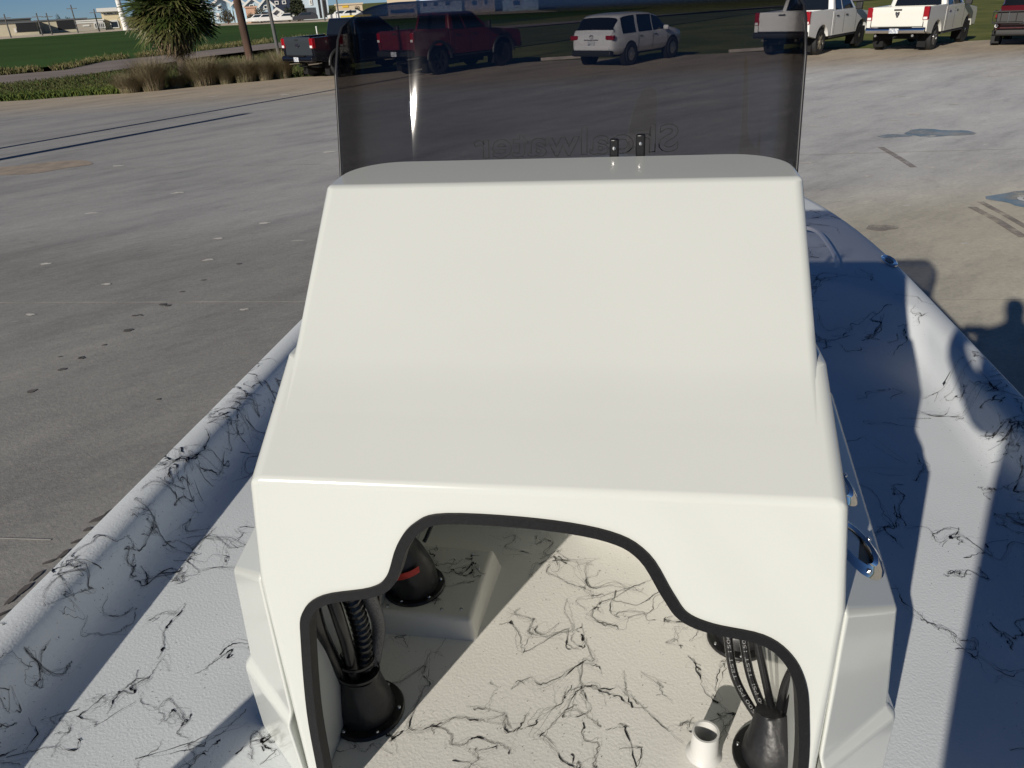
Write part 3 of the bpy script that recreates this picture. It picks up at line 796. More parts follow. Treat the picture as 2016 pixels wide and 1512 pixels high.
boot('rigging_boot', .292, 1.035, F0 + .002, .076, 'black rubber boot at right where the thin hoses gather', ([(.292, 1.035, F0 + .008), (.290, 1.037, F0 + .04), (.286, 1.045, F0 + .075), (.283, 1.055, F0 + .105)], [.060, .054, .040, .030]), a0=.8)
def hose(name, pts, r, label, ribs=False, material=None, group='hoses and cables under the console', cat='hose'):
    q = spline([Vector(p) for p in pts], 10 if not ribs else 22)
    base = (pts[0][0], pts[0][1], pts[0][2])
    o = None
    m = MB()
    rad = [r * (1 + (.13 * (1 if (i // 2) % 2 else -1) if ribs else 0)) for i in range(len(q))]
    m.tube(q, rad, 12)
    t = bthing(name, base, label, cat, group)
    bpart(m, 'tube', material or hosem, t, ang=30 if ribs else 70)
    return t
braid = mat('braided_sleeve', (.05, .05, .055), rough=.35, metal=.3, color2=(.16, .16, .17), scale=420, bump=.6, bscale=420, bdist=.001, detail=1)
hose('rigging_hose', [(-.550, 1.045, F0 + .11), (-.557, 1.02, F0 + .22), (-.548, .985, F0 + .33), (-.535, .97, F0 + .46), (-.50, 1.0, F0 + .62)], .0145, 'leftmost smooth black hose rising from the large left boot')
hose('rigging_hose', [(-.525, 1.045, F0 + .12), (-.520, 1.03, F0 + .22), (-.512, 1.0, F0 + .33), (-.515, .99, F0 + .46), (-.47, 1.0, F0 + .62)], .0125, 'smooth black hose just right of the leftmost hose')
hose('corrugated_hose', [(-.510, 1.065, F0 + .12), (-.500, 1.06, F0 + .22), (-.492, 1.03, F0 + .33), (-.490, 1.0, F0 + .44), (-.45, 1.0, F0 + .62)], .0165, 'ribbed black conduit rising from the large left boot', ribs=True)
hose('braided_hose', [(-.497, 1.085, F0 + .12), (-.474, 1.085, F0 + .22), (-.468, 1.05, F0 + .33), (-.462, 1.01, F0 + .44), (-.43, 1.02, F0 + .62)], .0140, 'grey braided hose at the right of the left bundle', material=braid)
hose('corrugated_hose', [(-.525, 1.37, F0 + .22), (-.50, 1.45, F0 + .30), (-.44, 1.52, F0 + .34), (-.40, 1.56, F0 + .42), (-.38, 1.58, F0 + .6)], .016, 'ribbed black conduit arching out of the boot with the red strip', ribs=True)
for (pts_, r_, lab) in (([(-.535, 1.07, F0 + .09), (-.566, 1.05, F0 + .20), (-.560, 1.0, F0 + .34), (-.548, .99, F0 + .5)], .0055, 'thin black wire at the far left of the left bundle'),
                        ([(-.515, 1.07, F0 + .09), (-.485, 1.09, F0 + .19), (-.455, 1.07, F0 + .32), (-.44, 1.03, F0 + .46)], .0045, 'thin black wire right of the braided hose'),
                        ([(-.47, 1.42, F0 + .16), (-.42, 1.50, F0 + .25), (-.36, 1.55, F0 + .27), (-.33, 1.60, F0 + .38)], .005, 'thin black cable looping behind the raised step')):
    hose('wire', pts_, r_, lab, cat='wire')
for i, (zc, rr) in enumerate(((F0 + .155, .030), (F0 + .125, .036))):
    m = MB(); m.lathe([(rr, -.003), (rr + .0025, -.003), (rr + .0025, .003), (rr, .003)], 24, (-.520 + i * .0, 1.055, zc), cap=False, sx=1.15)
    t = bthing('cable_tie', (-.520, 1.055, zc), ('upper' if i == 0 else 'lower') + ' black cable tie round the left hose bundle', 'cable tie', 'cable ties'); bpart(m, 'band', blackp, t)
def hh(ps): return [tuple(fp(*p)) for p in ps]
letters = []
tops = [([(1428, 1190, 1.12), (1432, 1245, 1.12), (1446, 1330, 1.10), (1482, 1398, 1.08), (1515, 1440, 1.06)], 'leftmost thin black lettered hose curving into the right boot'),
        ([(1460, 1195, 1.12), (1462, 1245, 1.12), (1476, 1325, 1.10), (1500, 1390, 1.08), (1522, 1438, 1.06)], 'second thin black lettered hose curving into the right boot'),
        ([(1478, 1200, 1.10), (1488, 1250, 1.10), (1505, 1330, 1.08), (1520, 1400, 1.07), (1528, 1445, 1.06)], 'third thin plain black hose dropping straight into the right boot'),
        ([(1600, 1260, 1.06), (1566, 1310, 1.06), (1546, 1350, 1.06), (1536, 1400, 1.06), (1534, 1445, 1.055)], 'thin black hose looping in from the right behind the trim'),
        ([(1615, 1290, 1.04), (1580, 1335, 1.04), (1560, 1375, 1.045), (1548, 1412, 1.05), (1540, 1450, 1.05)], 'rightmost thin black hose half hidden behind the trim')]
for k, (ps, lab) in enumerate(tops):
    pts = hh(ps)
    t = hose('hydraulic_hose', pts, .0085 if k != 2 else .0075, lab)
    if k in (0, 1):
        q = spline([Vector(p) for p in pts], 30)
        tcv = bpy.data.curves.new('hose_print', 'FONT'); tcv.body = '1500 PSI  TEST 1500 PSI'; tcv.size = .0085; tcv.extrude = 0
        tob = bpy.data.objects.new('hose_print', tcv); col.objects.link(tob); bpy.context.view_layer.update()
        me = bpy.data.meshes.new_from_object(tob.evaluated_get(bpy.context.evaluated_depsgraph_get()))
        bpy.data.objects.remove(tob); bpy.data.curves.remove(tcv)
        L2 = [0.0]
        for a, b in zip(q, q[1:]): L2.append(L2[-1] + (b - a).length)
        xs = [v.co.x for v in me.vertices]; x0, x1 = min(xs), max(xs)
        bs = Vector(BASE[t.name])
        for v in me.vertices:
            s_ = L2[-1] * (.12 + .75 * (1 - (v.co.x - x0) / (x1 - x0)))
            i = max(0, min(len(q) - 2, int(np.searchsorted(L2, s_)) - 1))
            f = (s_ - L2[i]) / (L2[i + 1] - L2[i])
            c = q[i].lerp(q[i + 1], f); tt = (q[i + 1] - q[i]).normalized()
            vw = (-c).normalized(); sd_ = tt.cross(vw).normalized(); nv = sd_.cross(tt).normalized()
            if nv.dot(vw) < 0: nv = -nv
            h_ = (v.co.y - .003)
            ang_ = h_ / .0085
            v.co = c + nv * (.0088 * math.cos(ang_)) + sd_ * (.0088 * math.sin(ang_)) - bs
        me.materials.append(whitep)
        po = bpy.data.objects.new('printed_lettering', me); col.objects.link(po); po.parent = t
# pale drain stub
pv = bthing('pipe_stub', (.163, 1.03, F0), 'short open white pipe stub standing on the deck near the right boot', 'pipe')
m = MB(); m.lathe([(.036, 0), (.030, .006), (.0265, .014), (.0255, .062), (.0215, .062), (.0205, .004), (0, .004)], 28, (.163, 1.03, F0), cap=False)
bpart(m, 'pipe', mat('stub_paint', (.62, .62, .60), rough=.5), pv, ang=40)
m = MB(); m.tube([(-1.235, -.06, F0 + .12), (-1.235, -.06, F0 + .60)], .045, 12); bpart(m, 'added_shadow_post', hullm, boat)  # invented post behind the view, added to throw a shadow on the deck

# ================================================================== VEHICLES
glassm = mat('dark_glass', (.008, .010, .013), rough=.04, spec=.6)
tyrem = mat('tyre', (.018, .018, .019), rough=.8)
rimm = mat('alloy_rim', (.55, .55, .56), rough=.3, metal=.9)
rimk = mat('black_rim', (.02, .02, .022), rough=.3)
tailm = mat('tail_light_red', (.28, .004, .010), rough=.12, coat=.5)
lensw = mat('reverse_lens', (.75, .75, .75), rough=.2)
platem = mat('number_plate', (.70, .72, .72), rough=.5, color2=(.25, .28, .36), scale=22, detail=2)
trimk = mat('black_trim', (.018, .018, .019), rough=.5)
under = mat('underbody', (.006, .006, .007), rough=.9)
def paint(name, c, rough=.25): return mat(name, c, rough=rough, coat=.6, spec=.5)
def arch(yc, zc, r, n=14):
    return [(yc - r * math.cos(math.pi * i / n), zc + r * math.sin(math.pi * i / n)) for i in range(n + 1)]
def wheel(root, x, y, r, w, rim_mat, spokes, side):
    t = MB(); t.lathe([(r * .60, -w / 2 + .02), (r * .72, -w / 2), (r * .93, -w / 2 + .01), (r, -w / 2 + .05), (r, w / 2 - .05), (r * .93, w / 2 - .01), (r * .72, w / 2), (r * .60, w / 2 - .02)], 32, (x, y, r), ax='x', cap=False)
    to = t.build('wheel', tyrem, root, ang=40)
    d = MB(); xo = x + side * (w / 2 - .045)
    d.lathe([(r * .62, -.05), (r * .64, .03), (r * .60, .035), (r * .57, -.03), (0, -.035)], 32, (xo, y, r), ax='x', cap=False)
    d.build('rim_barrel', rimk if spokes else rim_mat, to, ang=40)
    d = MB()
    for i in range(max(spokes, 5)):
        a = 2 * math.pi * i / max(spokes, 5)
        ca, sa = math.cos(a), math.sin(a)
        p = []
        for xx in (xo - .02, xo + side * .02):
            for (rr, ww) in ((.05, .045), (r * .60, .05)):
                for k in (-1, 1): p.append((xx, y + rr * ca - k * ww * sa, r + rr * sa + k * ww * ca))
        d.add(p, [(0, 1, 3, 2), (4, 6, 7, 5), (0, 2, 6, 4), (1, 5, 7, 3), (0, 4, 5, 1), (2, 3, 7, 6)])
    d.lathe([(.085, -.02), (.085, .03), (.06, .04), (0, .04)], 16, (xo, y, r), ax='x', cap=False)
    d.build('rim', rim_mat, to, ang=30)
def emblem(root, kind, x, y, z):
    m = MB()
    if kind == 'oval':
        m.lathe([(.0, -.012), (.075, -.010), (.085, 0)], 24, (0, 0, 0), ax='y', cap=False)
        m.v = [(x + v[0] * 1.7, y + v[1], z + v[2] * .75) for v in m.v]
        e = m.build('emblem', mat('dark_emblem', (.02, .02, .03), rough=.3), root)
        for dz in (-.075, .075):
            k = MB(); k.lathe([(.02, -.014), (.026, 0)], 12, (x, y, z + dz), ax='y', cap=True); k.build('stud', chrome, e)
    elif kind == 'shield':
        m.add([(x + a * .075, y - .012, z + b * .085) for a, b in ((-1, .9), (-.45, 1.05), (0, .75), (.45, 1.05), (1, .9), (.85, .1), (.45, -.5), (.3, -1), (-.3, -1), (-.45, -.5), (-.85, .1))], [tuple(range(11))])
        m.build('emblem', mat('dark_emblem', (.02, .02, .03), rough=.3), root)
        k = MB(); k.add([(x + a * .045, y - .016, z + b * .06) for a, b in ((-1, .8), (0, .45), (1, .8), (.35, .05), (.3, -.9), (-.3, -.9), (-.35, .05))], [tuple(range(7))]); k.build('emblem_face', chrome, root)
    elif kind == 'ring':
        pts = [(x + .075 * math.cos(a), y - .008, z + .058 * math.sin(a)) for a in np.linspace(0, 2 * math.pi, 25)]
        m.tube(pts, .008, 6); m.tube([(x - .06, y - .008, z + .015), (x - .02, y - .008, z + .02), (x, y - .008, z - .012), (x + .02, y - .008, z + .02), (x + .06, y - .008, z + .015)], .006, 6)
        m.build('emblem', chrome, root)
def pickup(name, label, pm, rr_px, phi=R_(44), W=2.0, Lh=5.85, H=1.90, bed=1.98, wb=3.6, ra=1.22, r=.40, tw=.27, belt=1.32, bedz=1.38, lift=0.0, rim=None, spokes=6, bump_mat=None, gate_mat=None, tl=(1.02, 1.34, .17), emb=None, plate=True, chrome_handles=False, third=True, quad=True, flares=False, centre_light=True):
    rim = rim or rimm; bump_mat = bump_mat or chrome; gate_mat = gate_mat or pm
    p = G(*rr_px)
    fwd = Vector((math.sin(phi), math.cos(phi), 0)); rgt = Vector((math.cos(phi), -math.sin(phi), 0))
    o0 = p - rgt * (W / 2 - .03) - fwd * ra
    root = empty(name, (o0.x, o0.y, 0), -phi, label, 'pickup truck', 'vehicles parked along the edge of the lot')
    z = lift; sill = .52 + z; hx = W / 2; AR = r + .11
    fa = ra + wb
    # bed sides with wheel arch
    prof = [(.10, sill + .10), (ra - AR, sill)] + arch(ra, r + z * .6, AR)[1:-1] + [(ra + AR, sill), (bed, sill), (bed, bedz + z + .02), (.10, bedz + z), (.06, 1.0 + z)]
    for s in (-1, 1):
        m = MB(); m.prism(prof, s * hx, s * (hx - .13)); m.build('bed_side', pm, root, bevel=.035, seg=3)
        m = MB(); m.box((s * (hx - .29), ra, r + .02), (.28, r * 2.3, r * 1.5)); m.build('wheel_well', under, root)
    m = MB(); m.box((0, (bed + .1) / 2, .80 + z), (W - .22, bed - .1, .06)); m.build('bed_floor', under, root)
    m = MB(); m.box((0, bed + .0, 1.0 + z), (W - .24, .05, .70)); m.build('bed_front_wall', pm, root)
    gp = [(.075, .78 + z), (.075, 1.12 + z), (.045, 1.20 + z), (.055, bedz + z), (.075, bedz + z + .025), (.13, bedz + z + .025), (.13, .78 + z)]
    m = MB(); m.prism(gp, -(hx - .155), hx - .155); gate = m.build('tailgate', gate_mat, root, bevel=.02, seg=2)
    m = MB(); m.box((0, .052, bedz + z - .075), (.26, .02, .055)); m.build('handle', trimk, gate, bevel=.008)
    if emb: emblem(gate, emb, 0, .050, 1.16 + z if emb != 'oval' else 1.13 + z)
    # lights
    for s in (-1, 1):
        m = MB(); m.box((s * (hx - .085), .105, (tl[0] + tl[1]) / 2 + z), (tl[2], .15, tl[1] - tl[0])); lt = m.build('tail_light', tailm, root, bevel=.025, seg=2)
        m = MB(); m.box((s * (hx - .085), .030, tl[0] + .06 + z), (tl[2] * .7, .012, .08)); m.build('reverse_lamp', lensw, lt, bevel=.004)
    # rear bumper
    bp = [(-.06, .58 + z), (.14, .55 + z), (.16, .76 + z), (-.02, .77 + z), (-.07, .70 + z)]
    m = MB(); m.prism(bp, -(hx - .02), hx - .02); bo = m.build('rear_bumper', bump_mat, root, bevel=.03, seg=3)
    m = MB(); m.box((0, -.03, .775 + z), (W * .55, .14, .016)); m.build('step_pad', trimk, bo)
    if plate:
        m = MB(); m.box((0, -.078, .655 + z), (.31, .012, .155)); m.build('number_plate', platem, bo)
    m = MB(); m.tube([(.0, .02, .48), (0, .35, .50)], .035, 8); m.build('hitch_receiver', under, root)
    for s in ((1,) if not quad else (-1, 1)):
        m = MB(); m.tube([(s * .62, -.02, .50 + z), (s * .62, .6, .50 + z)], .042, 12); m.build('exhaust_tip', chrome, root)
    # cab and nose
    cow = Lh - 1.62
    prof = [(bed + .04, sill), (fa - AR, sill)] + arch(fa, r + z * .6, AR)[1:-1] + [(fa + AR, sill + .02), (Lh - .06, sill + .02), (Lh, .70 + z), (Lh - .01, 1.02 + z), (Lh - .12, 1.14 + z), (cow, belt + z - .03), (cow - .1, belt + z), (bed + .04, belt + z)]
    m = MB(); m.prism(prof, -hx, hx); m.build('body', pm, root, bevel=.055, seg=3)
    for s in (-1, 1):
        m = MB(); m.box((s * (hx - .20), fa, r + .02), (.34, r * 2.3, r * 1.4)); m.build('wheel_well', under, root)
        m = MB(); m.tube([(s * (hx - .02), ra + AR + .15, sill - .05), (s * (hx - .02), fa - AR - .15, sill - .05)], .045, 8, flat=.7); m.build('side_step', trimk, root)
    m = MB(); m.box((0, Lh * .5, .50), (W * .62, Lh * .82, .20)); m.build('chassis', under, root)
    # greenhouse
    zb, zt = belt + z - .02, H + z
    b = [(-hx + .03, bed + .05, zb), (hx - .03, bed + .05, zb), (hx - .03, cow - .02, zb), (-hx + .03, cow - .02, zb)]
    t = [(-hx + .17, bed + .18, zt), (hx - .17, bed + .18, zt), (hx - .17, cow - .86, zt), (-hx + .17, cow - .86, zt)]
    m = MB(); m.hexa(b + t); m.build('cab', pm, root, bevel=.07, seg=3)
    qr, qR, qF, qL = [b[0], b[1], t[1], t[0]], [b[1], b[2], t[2], t[1]], [b[2], b[3], t[3], t[2]], [b[3], b[0], t[0], t[3]]
    m = MB(); m.quad_panel(qr, .09, .91, .10, .86, .012, .03); m.build('rear_window', glassm, root, bevel=.01)
    m = MB(); m.quad_panel(qF, .06, .94, .10, .92, .012, .03); m.build('windscreen', glassm, root, bevel=.01)
    for q, s in ((qR, 1), (qL, -1)):
        A = ((.10, .10), (.36, .40)) if s == 1 else ((1 - .36, 1 - .40), (1 - .10, 1 - .10))
        m = MB(); m.quad_panel(q, A[0], A[1], .08, .86, .012, .03); m.build('side_window', glassm, root, bevel=.008)
        A = ((.41, .45), (.86, .90)) if s == 1 else ((1 - .86, 1 - .90), (1 - .41, 1 - .45))
        m = MB(); m.quad_panel(q, A[0], A[1], .08, .86, .012, .03); m.build('side_window', glassm, root, bevel=.008)
        for yy in (bed + .42, bed + 1.25):
            m = MB(); m.box((s * (hx + .012), yy, belt + z - .16), (.035, .20, .035)); m.build('door_handle', chrome if chrome_handles else trimk, root, bevel=.01)
        for yy in (bed + .22, bed + 1.05, cow - .12):
            m = MB(); m.box((s * (hx - .0), yy, (sill + belt + z) / 2), (.006, .012, belt + z - sill - .12)); m.build('door_gap', under, root)
        m = MB(); m.box((s * (hx + .16), cow - .35, belt + z + .10), (.24, .12, .26)); m.build('mirror', trimk, root, bevel=.03)
        m = MB(); m.box((s * (hx - .14), Lh - .05, .95 + z), (.26, .12, .20)); m.build('headlight', lensw, root, bevel=.02)
    if centre_light:
        m = MB(); m.box((0, bed + .20, zt - .015), (.34, .06, .05)); m.build('brake_light', tailm, root, bevel=.01)
    m = MB(); m.prism([(Lh - .02, .50 + z), (Lh + .07, .54 + z), (Lh + .07, .72 + z), (Lh - .02, .76 + z)], -hx + .02, hx - .02); m.build('front_bumper', bump_mat, root, bevel=.03)
    if flares:
        for s in (-1, 1):
            for yc in (ra, fa):
                pts = [(s * (hx + .01), y_, z_) for y_, z_ in arch(yc, r + z * .6, AR + .0)]
                m = MB(); m.tube(pts, .055, 8); m.build('wheel_flare', trimk, root)
    for s in (-1, 1):
        for yc in (ra, fa):
            wheel(root, s * (hx - tw / 2 - .02), yc, r, tw, rim, spokes, s)
    return root
white1 = paint('white_paint', (.80, .80, .78))
cream = paint('warm_white_paint', (.74, .735, .68))
black1 = paint('black_paint', (.006, .007, .012), .18)
red1 = paint('red_paint', (.10, .006, .011), .45)
darkred = paint('dark_red_paint', (.085, .008, .012))
suvw = paint('pearl_white_paint', (.74, .745, .76))
gate_refl = mat('gate_reflection', (.035, .042, .05), rough=.3)  # reflection on the black tailgate, put into its colour as grey
pickup('pickup_truck', 'black pickup truck with tailgate reflection coloured grey beside the dry grass clumps', black1, (676, 152), bump_mat=black1, rim=rimk, r=.43, gate_mat=gate_refl, emb='oval', tl=(1.02, 1.36, .20), lift=.06, flares=True, centre_light=False, H=1.93)
pickup('pickup_truck', 'red pickup truck seen dimly through the smoked windshield', red1, (868, 147), bump_mat=trimk, r=.46, lift=.12, rim=rimk, flares=True, Lh=5.6, bed=1.75, wb=3.35)
pickup('pickup_truck', 'white pickup truck with dark rear bumper, cut by the windshield edge', white1, (1612, 108), bump_mat=trimk, r=.42, rim=mat('tan_rim', (.42, .38, .30), rough=.4, metal=.6), tl=(.98, 1.40, .17), plate=False, H=1.95, W=2.03, Lh=5.9, lift=.06)
pickup('pickup_truck', 'cream white pickup truck with chrome bumper, number plate and ram badge', cream, (1835, 98), emb='shield', r=.42, chrome_handles=True, tl=(.98, 1.40, .18), H=1.93, W=2.02, bed=1.95, lift=.04)

def suv(name, label, pm, rr_px, phi=R_(42), W=1.93, Lh=5.05, H=1.72, wb=2.88, ra=1.10, r=.375, basket=False, cladding=True, emb='ring'):
    p = G(*rr_px)
    fwd = Vector((math.sin(phi), math.cos(phi), 0)); rgt = Vector((math.cos(phi), -math.sin(phi), 0))
    o0 = p - rgt * (W / 2 - .03) - fwd * ra
    root = empty(name, (o0.x, o0.y, 0), -phi, label, 'SUV', 'vehicles parked along the edge of the lot')
    hx = W / 2; AR = r + .07; fa = ra + wb; sill = .40; belt = 1.06
    ys = [0.0, .03, .09, .17, .27, .38, .50, .62, .80, 1.10, 1.45, 1.56, 1.62, 2.10, 2.52, 2.60, 3.0, 3.3, 3.55, 3.78, 3.95, 4.3, 4.62, 4.85, 4.98, 5.05]
    k_ = Lh / 5.05
    ztop = np.interp(ys, [0, .03, .09, .17, .27, .38, .50, .62, .8, 1.1, 1.8, 2.5, 3.0, 3.3, 3.55, 3.78, 3.95, 4.3, 4.62, 4.85, 4.98, 5.05], [.93, 1.05, 1.12, 1.22, 1.35, 1.49, 1.60, 1.66, 1.695, 1.715, 1.73, 1.70, 1.60, 1.45, 1.29, 1.15, 1.11, 1.06, 1.0, .90, .80, .70]) * H / 1.73
    wy_ = np.interp(ys, [0, .03, .09, .2, .4, .8, 2.5, 4.2, 4.62, 4.85, 4.98, 5.05], [.70, .80, .86, .90, .93, .955, .965, .945, .89, .80, .68, .55]) * hx / .965
    zl = np.interp(ys, [0, .2, .6, 4.4, 4.8, 5.05], [.50, .44, .38, .38, .42, .50])
    rings = []
    for y, zt, w, z0 in zip(ys, ztop, wy_, zl):
        cab_ = zt > 1.22 * H / 1.73
        zb = min(1.06, zt - .05); wr = (w - .21) if cab_ else w - .10
        half = [(0, z0), (w * .80, z0), (w * .96, z0 + .08), (w, .64), (w * .995, .84), (w * .965, zb), (wr + (w * .965 - wr) * .5, zb + (zt - zb) * .48), (wr + .04, zt - .09 if cab_ else zt - .02), (wr - .02, zt - .035 if cab_ else zt - .01), (wr * .6, zt - .008), (0, zt)]
        rings.append([(x, y * k_, z) for x, z in half] + [(-x, y * k_, z) for x, z in half[-2:0:-1]])
    n = len(rings[0]); m = MB(); vs = [v for r_ in rings for v in r_]
    fs = [(i * n + j, i * n + (j + 1) % n, (i + 1) * n + (j + 1) % n, (i + 1) * n + j) for i in range(len(ys) - 1) for j in range(n)] + [tuple(range(n)), tuple(range((len(ys) - 1) * n, len(ys) * n))]
    m.add(vs, fs); m.build('body', pm, root, ang=55)
    def patch(name, st, rows, off=.006):
        pts, q = [], MB()
        for i in st:
            for j in rows:
                a_ = Vector(vs[i * n + j])
                t1 = Vector(vs[min(i + 1, len(ys) - 1) * n + j]) - Vector(vs[max(i - 1, 0) * n + j]); t2 = Vector(vs[i * n + (j + 1) % n]) - Vector(vs[i * n + (j - 1) % n])
                nn = t1.cross(t2).normalized(); c_ = Vector((0, a_.y, .9))
                if nn.dot(a_ - c_) < 0: nn = -nn
                pts.append(a_ + nn * off)
        R3 = len(rows)
        q.add(pts, [(i * R3 + j, i * R3 + j + 1, (i + 1) * R3 + j + 1, (i + 1) * R3 + j) for i in range(len(st) - 1) for j in range(R3 - 1)])
        return q.build(name, glassm, root, ang=60)
    patch('rear_window', range(3, 7), [7, 8, 9, 10, 11, 12, 13], .010)
    patch('windscreen', range(17, 20), [7, 8, 9, 10, 11, 12, 13], .010)
    for s, rows in ((1, [5, 6, 7]), (-1, [n - 7, n - 6, n - 5])):
        for st in (range(7, 11), range(12, 15), range(15, 19)): patch('side_window', st, rows)
        m = MB(); m.box((s * (hx - .21), .075, .965), (.34, .16, .15)); m.build('tail_light', tailm, root, bevel=.035, seg=3)
        for yy in (1.75, 2.75):
            m = MB(); m.box((s * (hx - .005), yy, .93), (.035, .19, .03)); m.build('door_handle', chrome, root, bevel=.01)
        for yy in (1.59, 2.56, 3.60):
            m = MB(); m.box((s * (hx - .002), yy, .74), (.006, .010, .52)); m.build('door_gap', under, root)
        m = MB(); m.box((s * (hx + .09), Lh - 1.75, 1.12), (.20, .10, .15)); m.build('mirror', pm, root, bevel=.04, seg=3)
        for yc in (ra, fa):
            m = MB(); m.lathe([(AR, -.20), (AR, .013), (AR - .03, .016), (0, .016)], 30, (s * (hx - .02), yc, r), ax='x', cap=False); m.v = [(v[0] if s > 0 else -2 * hx * 0 + v[0], v[1], v[2]) for v in m.v]
            if s < 0: m.v = [(-(hx - .02) - (v[0] + (hx - .02)), v[1], v[2]) for v in m.v]
            m.build('wheel_well', under, root)
            wheel(root, s * (hx - .085), yc, r, .24, rimm, 10, s)
    m = MB(); m.prism([(-.02, .36), (-.045, .42), (-.04, .56), (.2, .56), (.2, .36)], -hx + .14, hx - .14); bo = m.build('rear_bumper', trimk if cladding else pm, root, bevel=.03)
    m = MB(); m.box((0, .02, .62), (W * .78, .09, .12)); m.build('bumper_cover', pm, root, bevel=.03)
    m = MB(); m.box((0, -.004, .80), (.31, .02, .16)); m.build('number_plate', platem, root)
    m = MB(); m.box((0, -.004, .90), (.62, .03, .03)); m.build('chrome_bar', chrome, root, bevel=.008)
    emblem(root, emb, 0, .006, 1.0) if emb else None
    m = MB(); m.box((0, Lh * .5, .40), (W * .7, Lh * .82, .16)); m.build('chassis', under, root)
    if basket:
        for zz in (1.15, .80):
            pts = [(-hx * .95, -.02, zz), (-hx * .95, -.60, zz), (hx * .95, -.60, zz), (hx * .95, -.02, zz)]
            m = MB(); m.tube(pts, .022, 8); m.build('rack_rail', trimk, root)
        for i in range(9):
            x = -hx * .95 + i * hx * 1.9 / 8
            m = MB(); m.tube([(x, -.60, .80), (x, -.60, 1.15)], .012, 6); m.build('rack_bar', steel if i in (2, 4, 6) else trimk, root)
        m = MB(); m.box((0, -.30, .97), (W * .85, .46, .33)); m.build('rack_load', trimk, root, bevel=.03)
        m = MB(); m.lathe([(.0, -.03), (.055, -.02), (.06, .02)], 16, (-hx * .86, -.05, .68), ax='y', cap=False); m.build('round_lamp', lensw, root)
        for s in (-1, 1):
            m = MB(); m.box((s * (hx - .10), ra - r - .10, .30), (.26, .03, .42)); m.build('mud_flap', tyrem, root)
    return root
suv('parked_suv', 'white SUV seen through the smoked windshield, rear window dark', suvw, (1241, 128))
suv('parked_suv', 'dark red SUV with black rear rack, cut by the frame at far right', darkred, (2078, 87), phi=R_(38), basket=True, emb=None, W=1.95, H=1.85, r=.41)
stopm = mat('wheel_stop', (.42, .36, .31), rough=.9, var=.15, scale=4)
for q, lab in (((1110, 117), 'pale concrete wheel stop left of the white SUV'), ((1480, 101), 'pale concrete wheel stop between the white SUV and white pickup'), ((835, 136), 'pale concrete wheel stop under the red pickup')):
    p = G(*q)
    m = MB(); m.prism([(-.08, 0), (-.06, .12), (.06, .12), (.08, 0)], -.95, .95)
    o = m.build('wheel_stop', stopm, None, bevel=.02); o.location = (p.x, p.y, 0); o.rotation_euler = (0, 0, R_(8)); tag(o, lab, 'wheel stop', 'concrete wheel stops')

# ================================================================== PLANTS
def blades_mesh(name, n, h, spread, lean, w, mats, seed, droop=.25):
    rs = random.Random(seed); m = MB(); mi = []
    for i in range(n):
        a = rs.uniform(0, 6.283); r0 = spread * .28 * math.sqrt(rs.random())
        L_ = h * rs.uniform(.55, 1.1); le = lean * rs.uniform(.1, 1.0)
        bx, by = r0 * math.cos(a), r0 * math.sin(a); a += rs.gauss(0, .4)
        dx, dy = math.cos(a), math.sin(a); px, py = -dy, dx
        w0 = w * rs.uniform(.6, 1.3)
        pts = []
        for k in range(4):
            t = k / 3
            o = le * L_ * t * t; zz = L_ * t * (1 - droop * le * t * t)
            c = (bx + dx * o, by + dy * o, zz); ww = w0 * (1 - t * .85)
            pts += [(c[0] + px * ww, c[1] + py * ww, c[2]), (c[0] - px * ww, c[1] - py * ww, c[2])]
        m.add(pts, [(0, 1, 3, 2), (2, 3, 5, 4), (4, 5, 7, 6)])
        k = rs.choices(range(len(mats)), [3, 2, 1][:len(mats)])[0]; mi += [k, k, k]
    me = bpy.data.meshes.new(name); me.from_pydata(m.v, [], m.f); 
    for q in mats: me.materials.append(q)
    me.polygons.foreach_set('material_index', mi); me.update()
    return me
def leafm(name, c, tr=.25):
    m = mat(name, c, rough=.7, spec=.2); 
    return m
tan1, tan2, tan3 = leafm('dry_blade', (.30, .245, .155)), leafm('dry_blade_brown', (.19, .15, .10)), leafm('green_blade', (.09, .11, .04))
clA = blades_mesh('grass_clump_a', 3600, .85, 1.5, 1.25, .005, (tan1, tan2, tan3), 1)
clB = blades_mesh('grass_clump_b', 3200, .95, 1.25, 1.05, .005, (tan1, tan2, tan3), 2)
clC = blades_mesh('grass_clump_c', 1700, 1.05, 1.1, 1.2, .006, (tan1, tan1, tan3), 3)
for k, (px, py, s, me, lab) in enumerate(((258, 182, .85, clA, 'leftmost grey-tan dry grass clump at the lot edge'), (302, 178, 1.15, clB, 'tall dry grass clump second from the left at the lot edge'), (350, 172, .62, clA, 'low dry grass clump just below the palm trunk'), (402, 167, 1.25, clA, 'widest dry grass clump right of the palm'), (446, 164, .70, clB, 'small dry grass clump between palm and wooden pole'), (484, 160, 1.05, clA, 'feathery dry grass clump at the foot of the wooden pole'), (524, 157, .78, clB, 'small dry grass clump between the two poles'), (558, 153, 1.05, clC, 'spiky straw coloured grass clump beside the black pickup'))):
    p = G(px, py)
    o = bpy.data.objects.new('dry_grass_clump', me); col.objects.link(o); o.location = (p.x, p.y, -.02); o.rotation_euler = (0, 0, k * 1.3); o.scale = (s, s, s * random.uniform(.9, 1.1))
    tag(o, lab, 'grass clump', 'dry ornamental grass clumps along the lot edge')
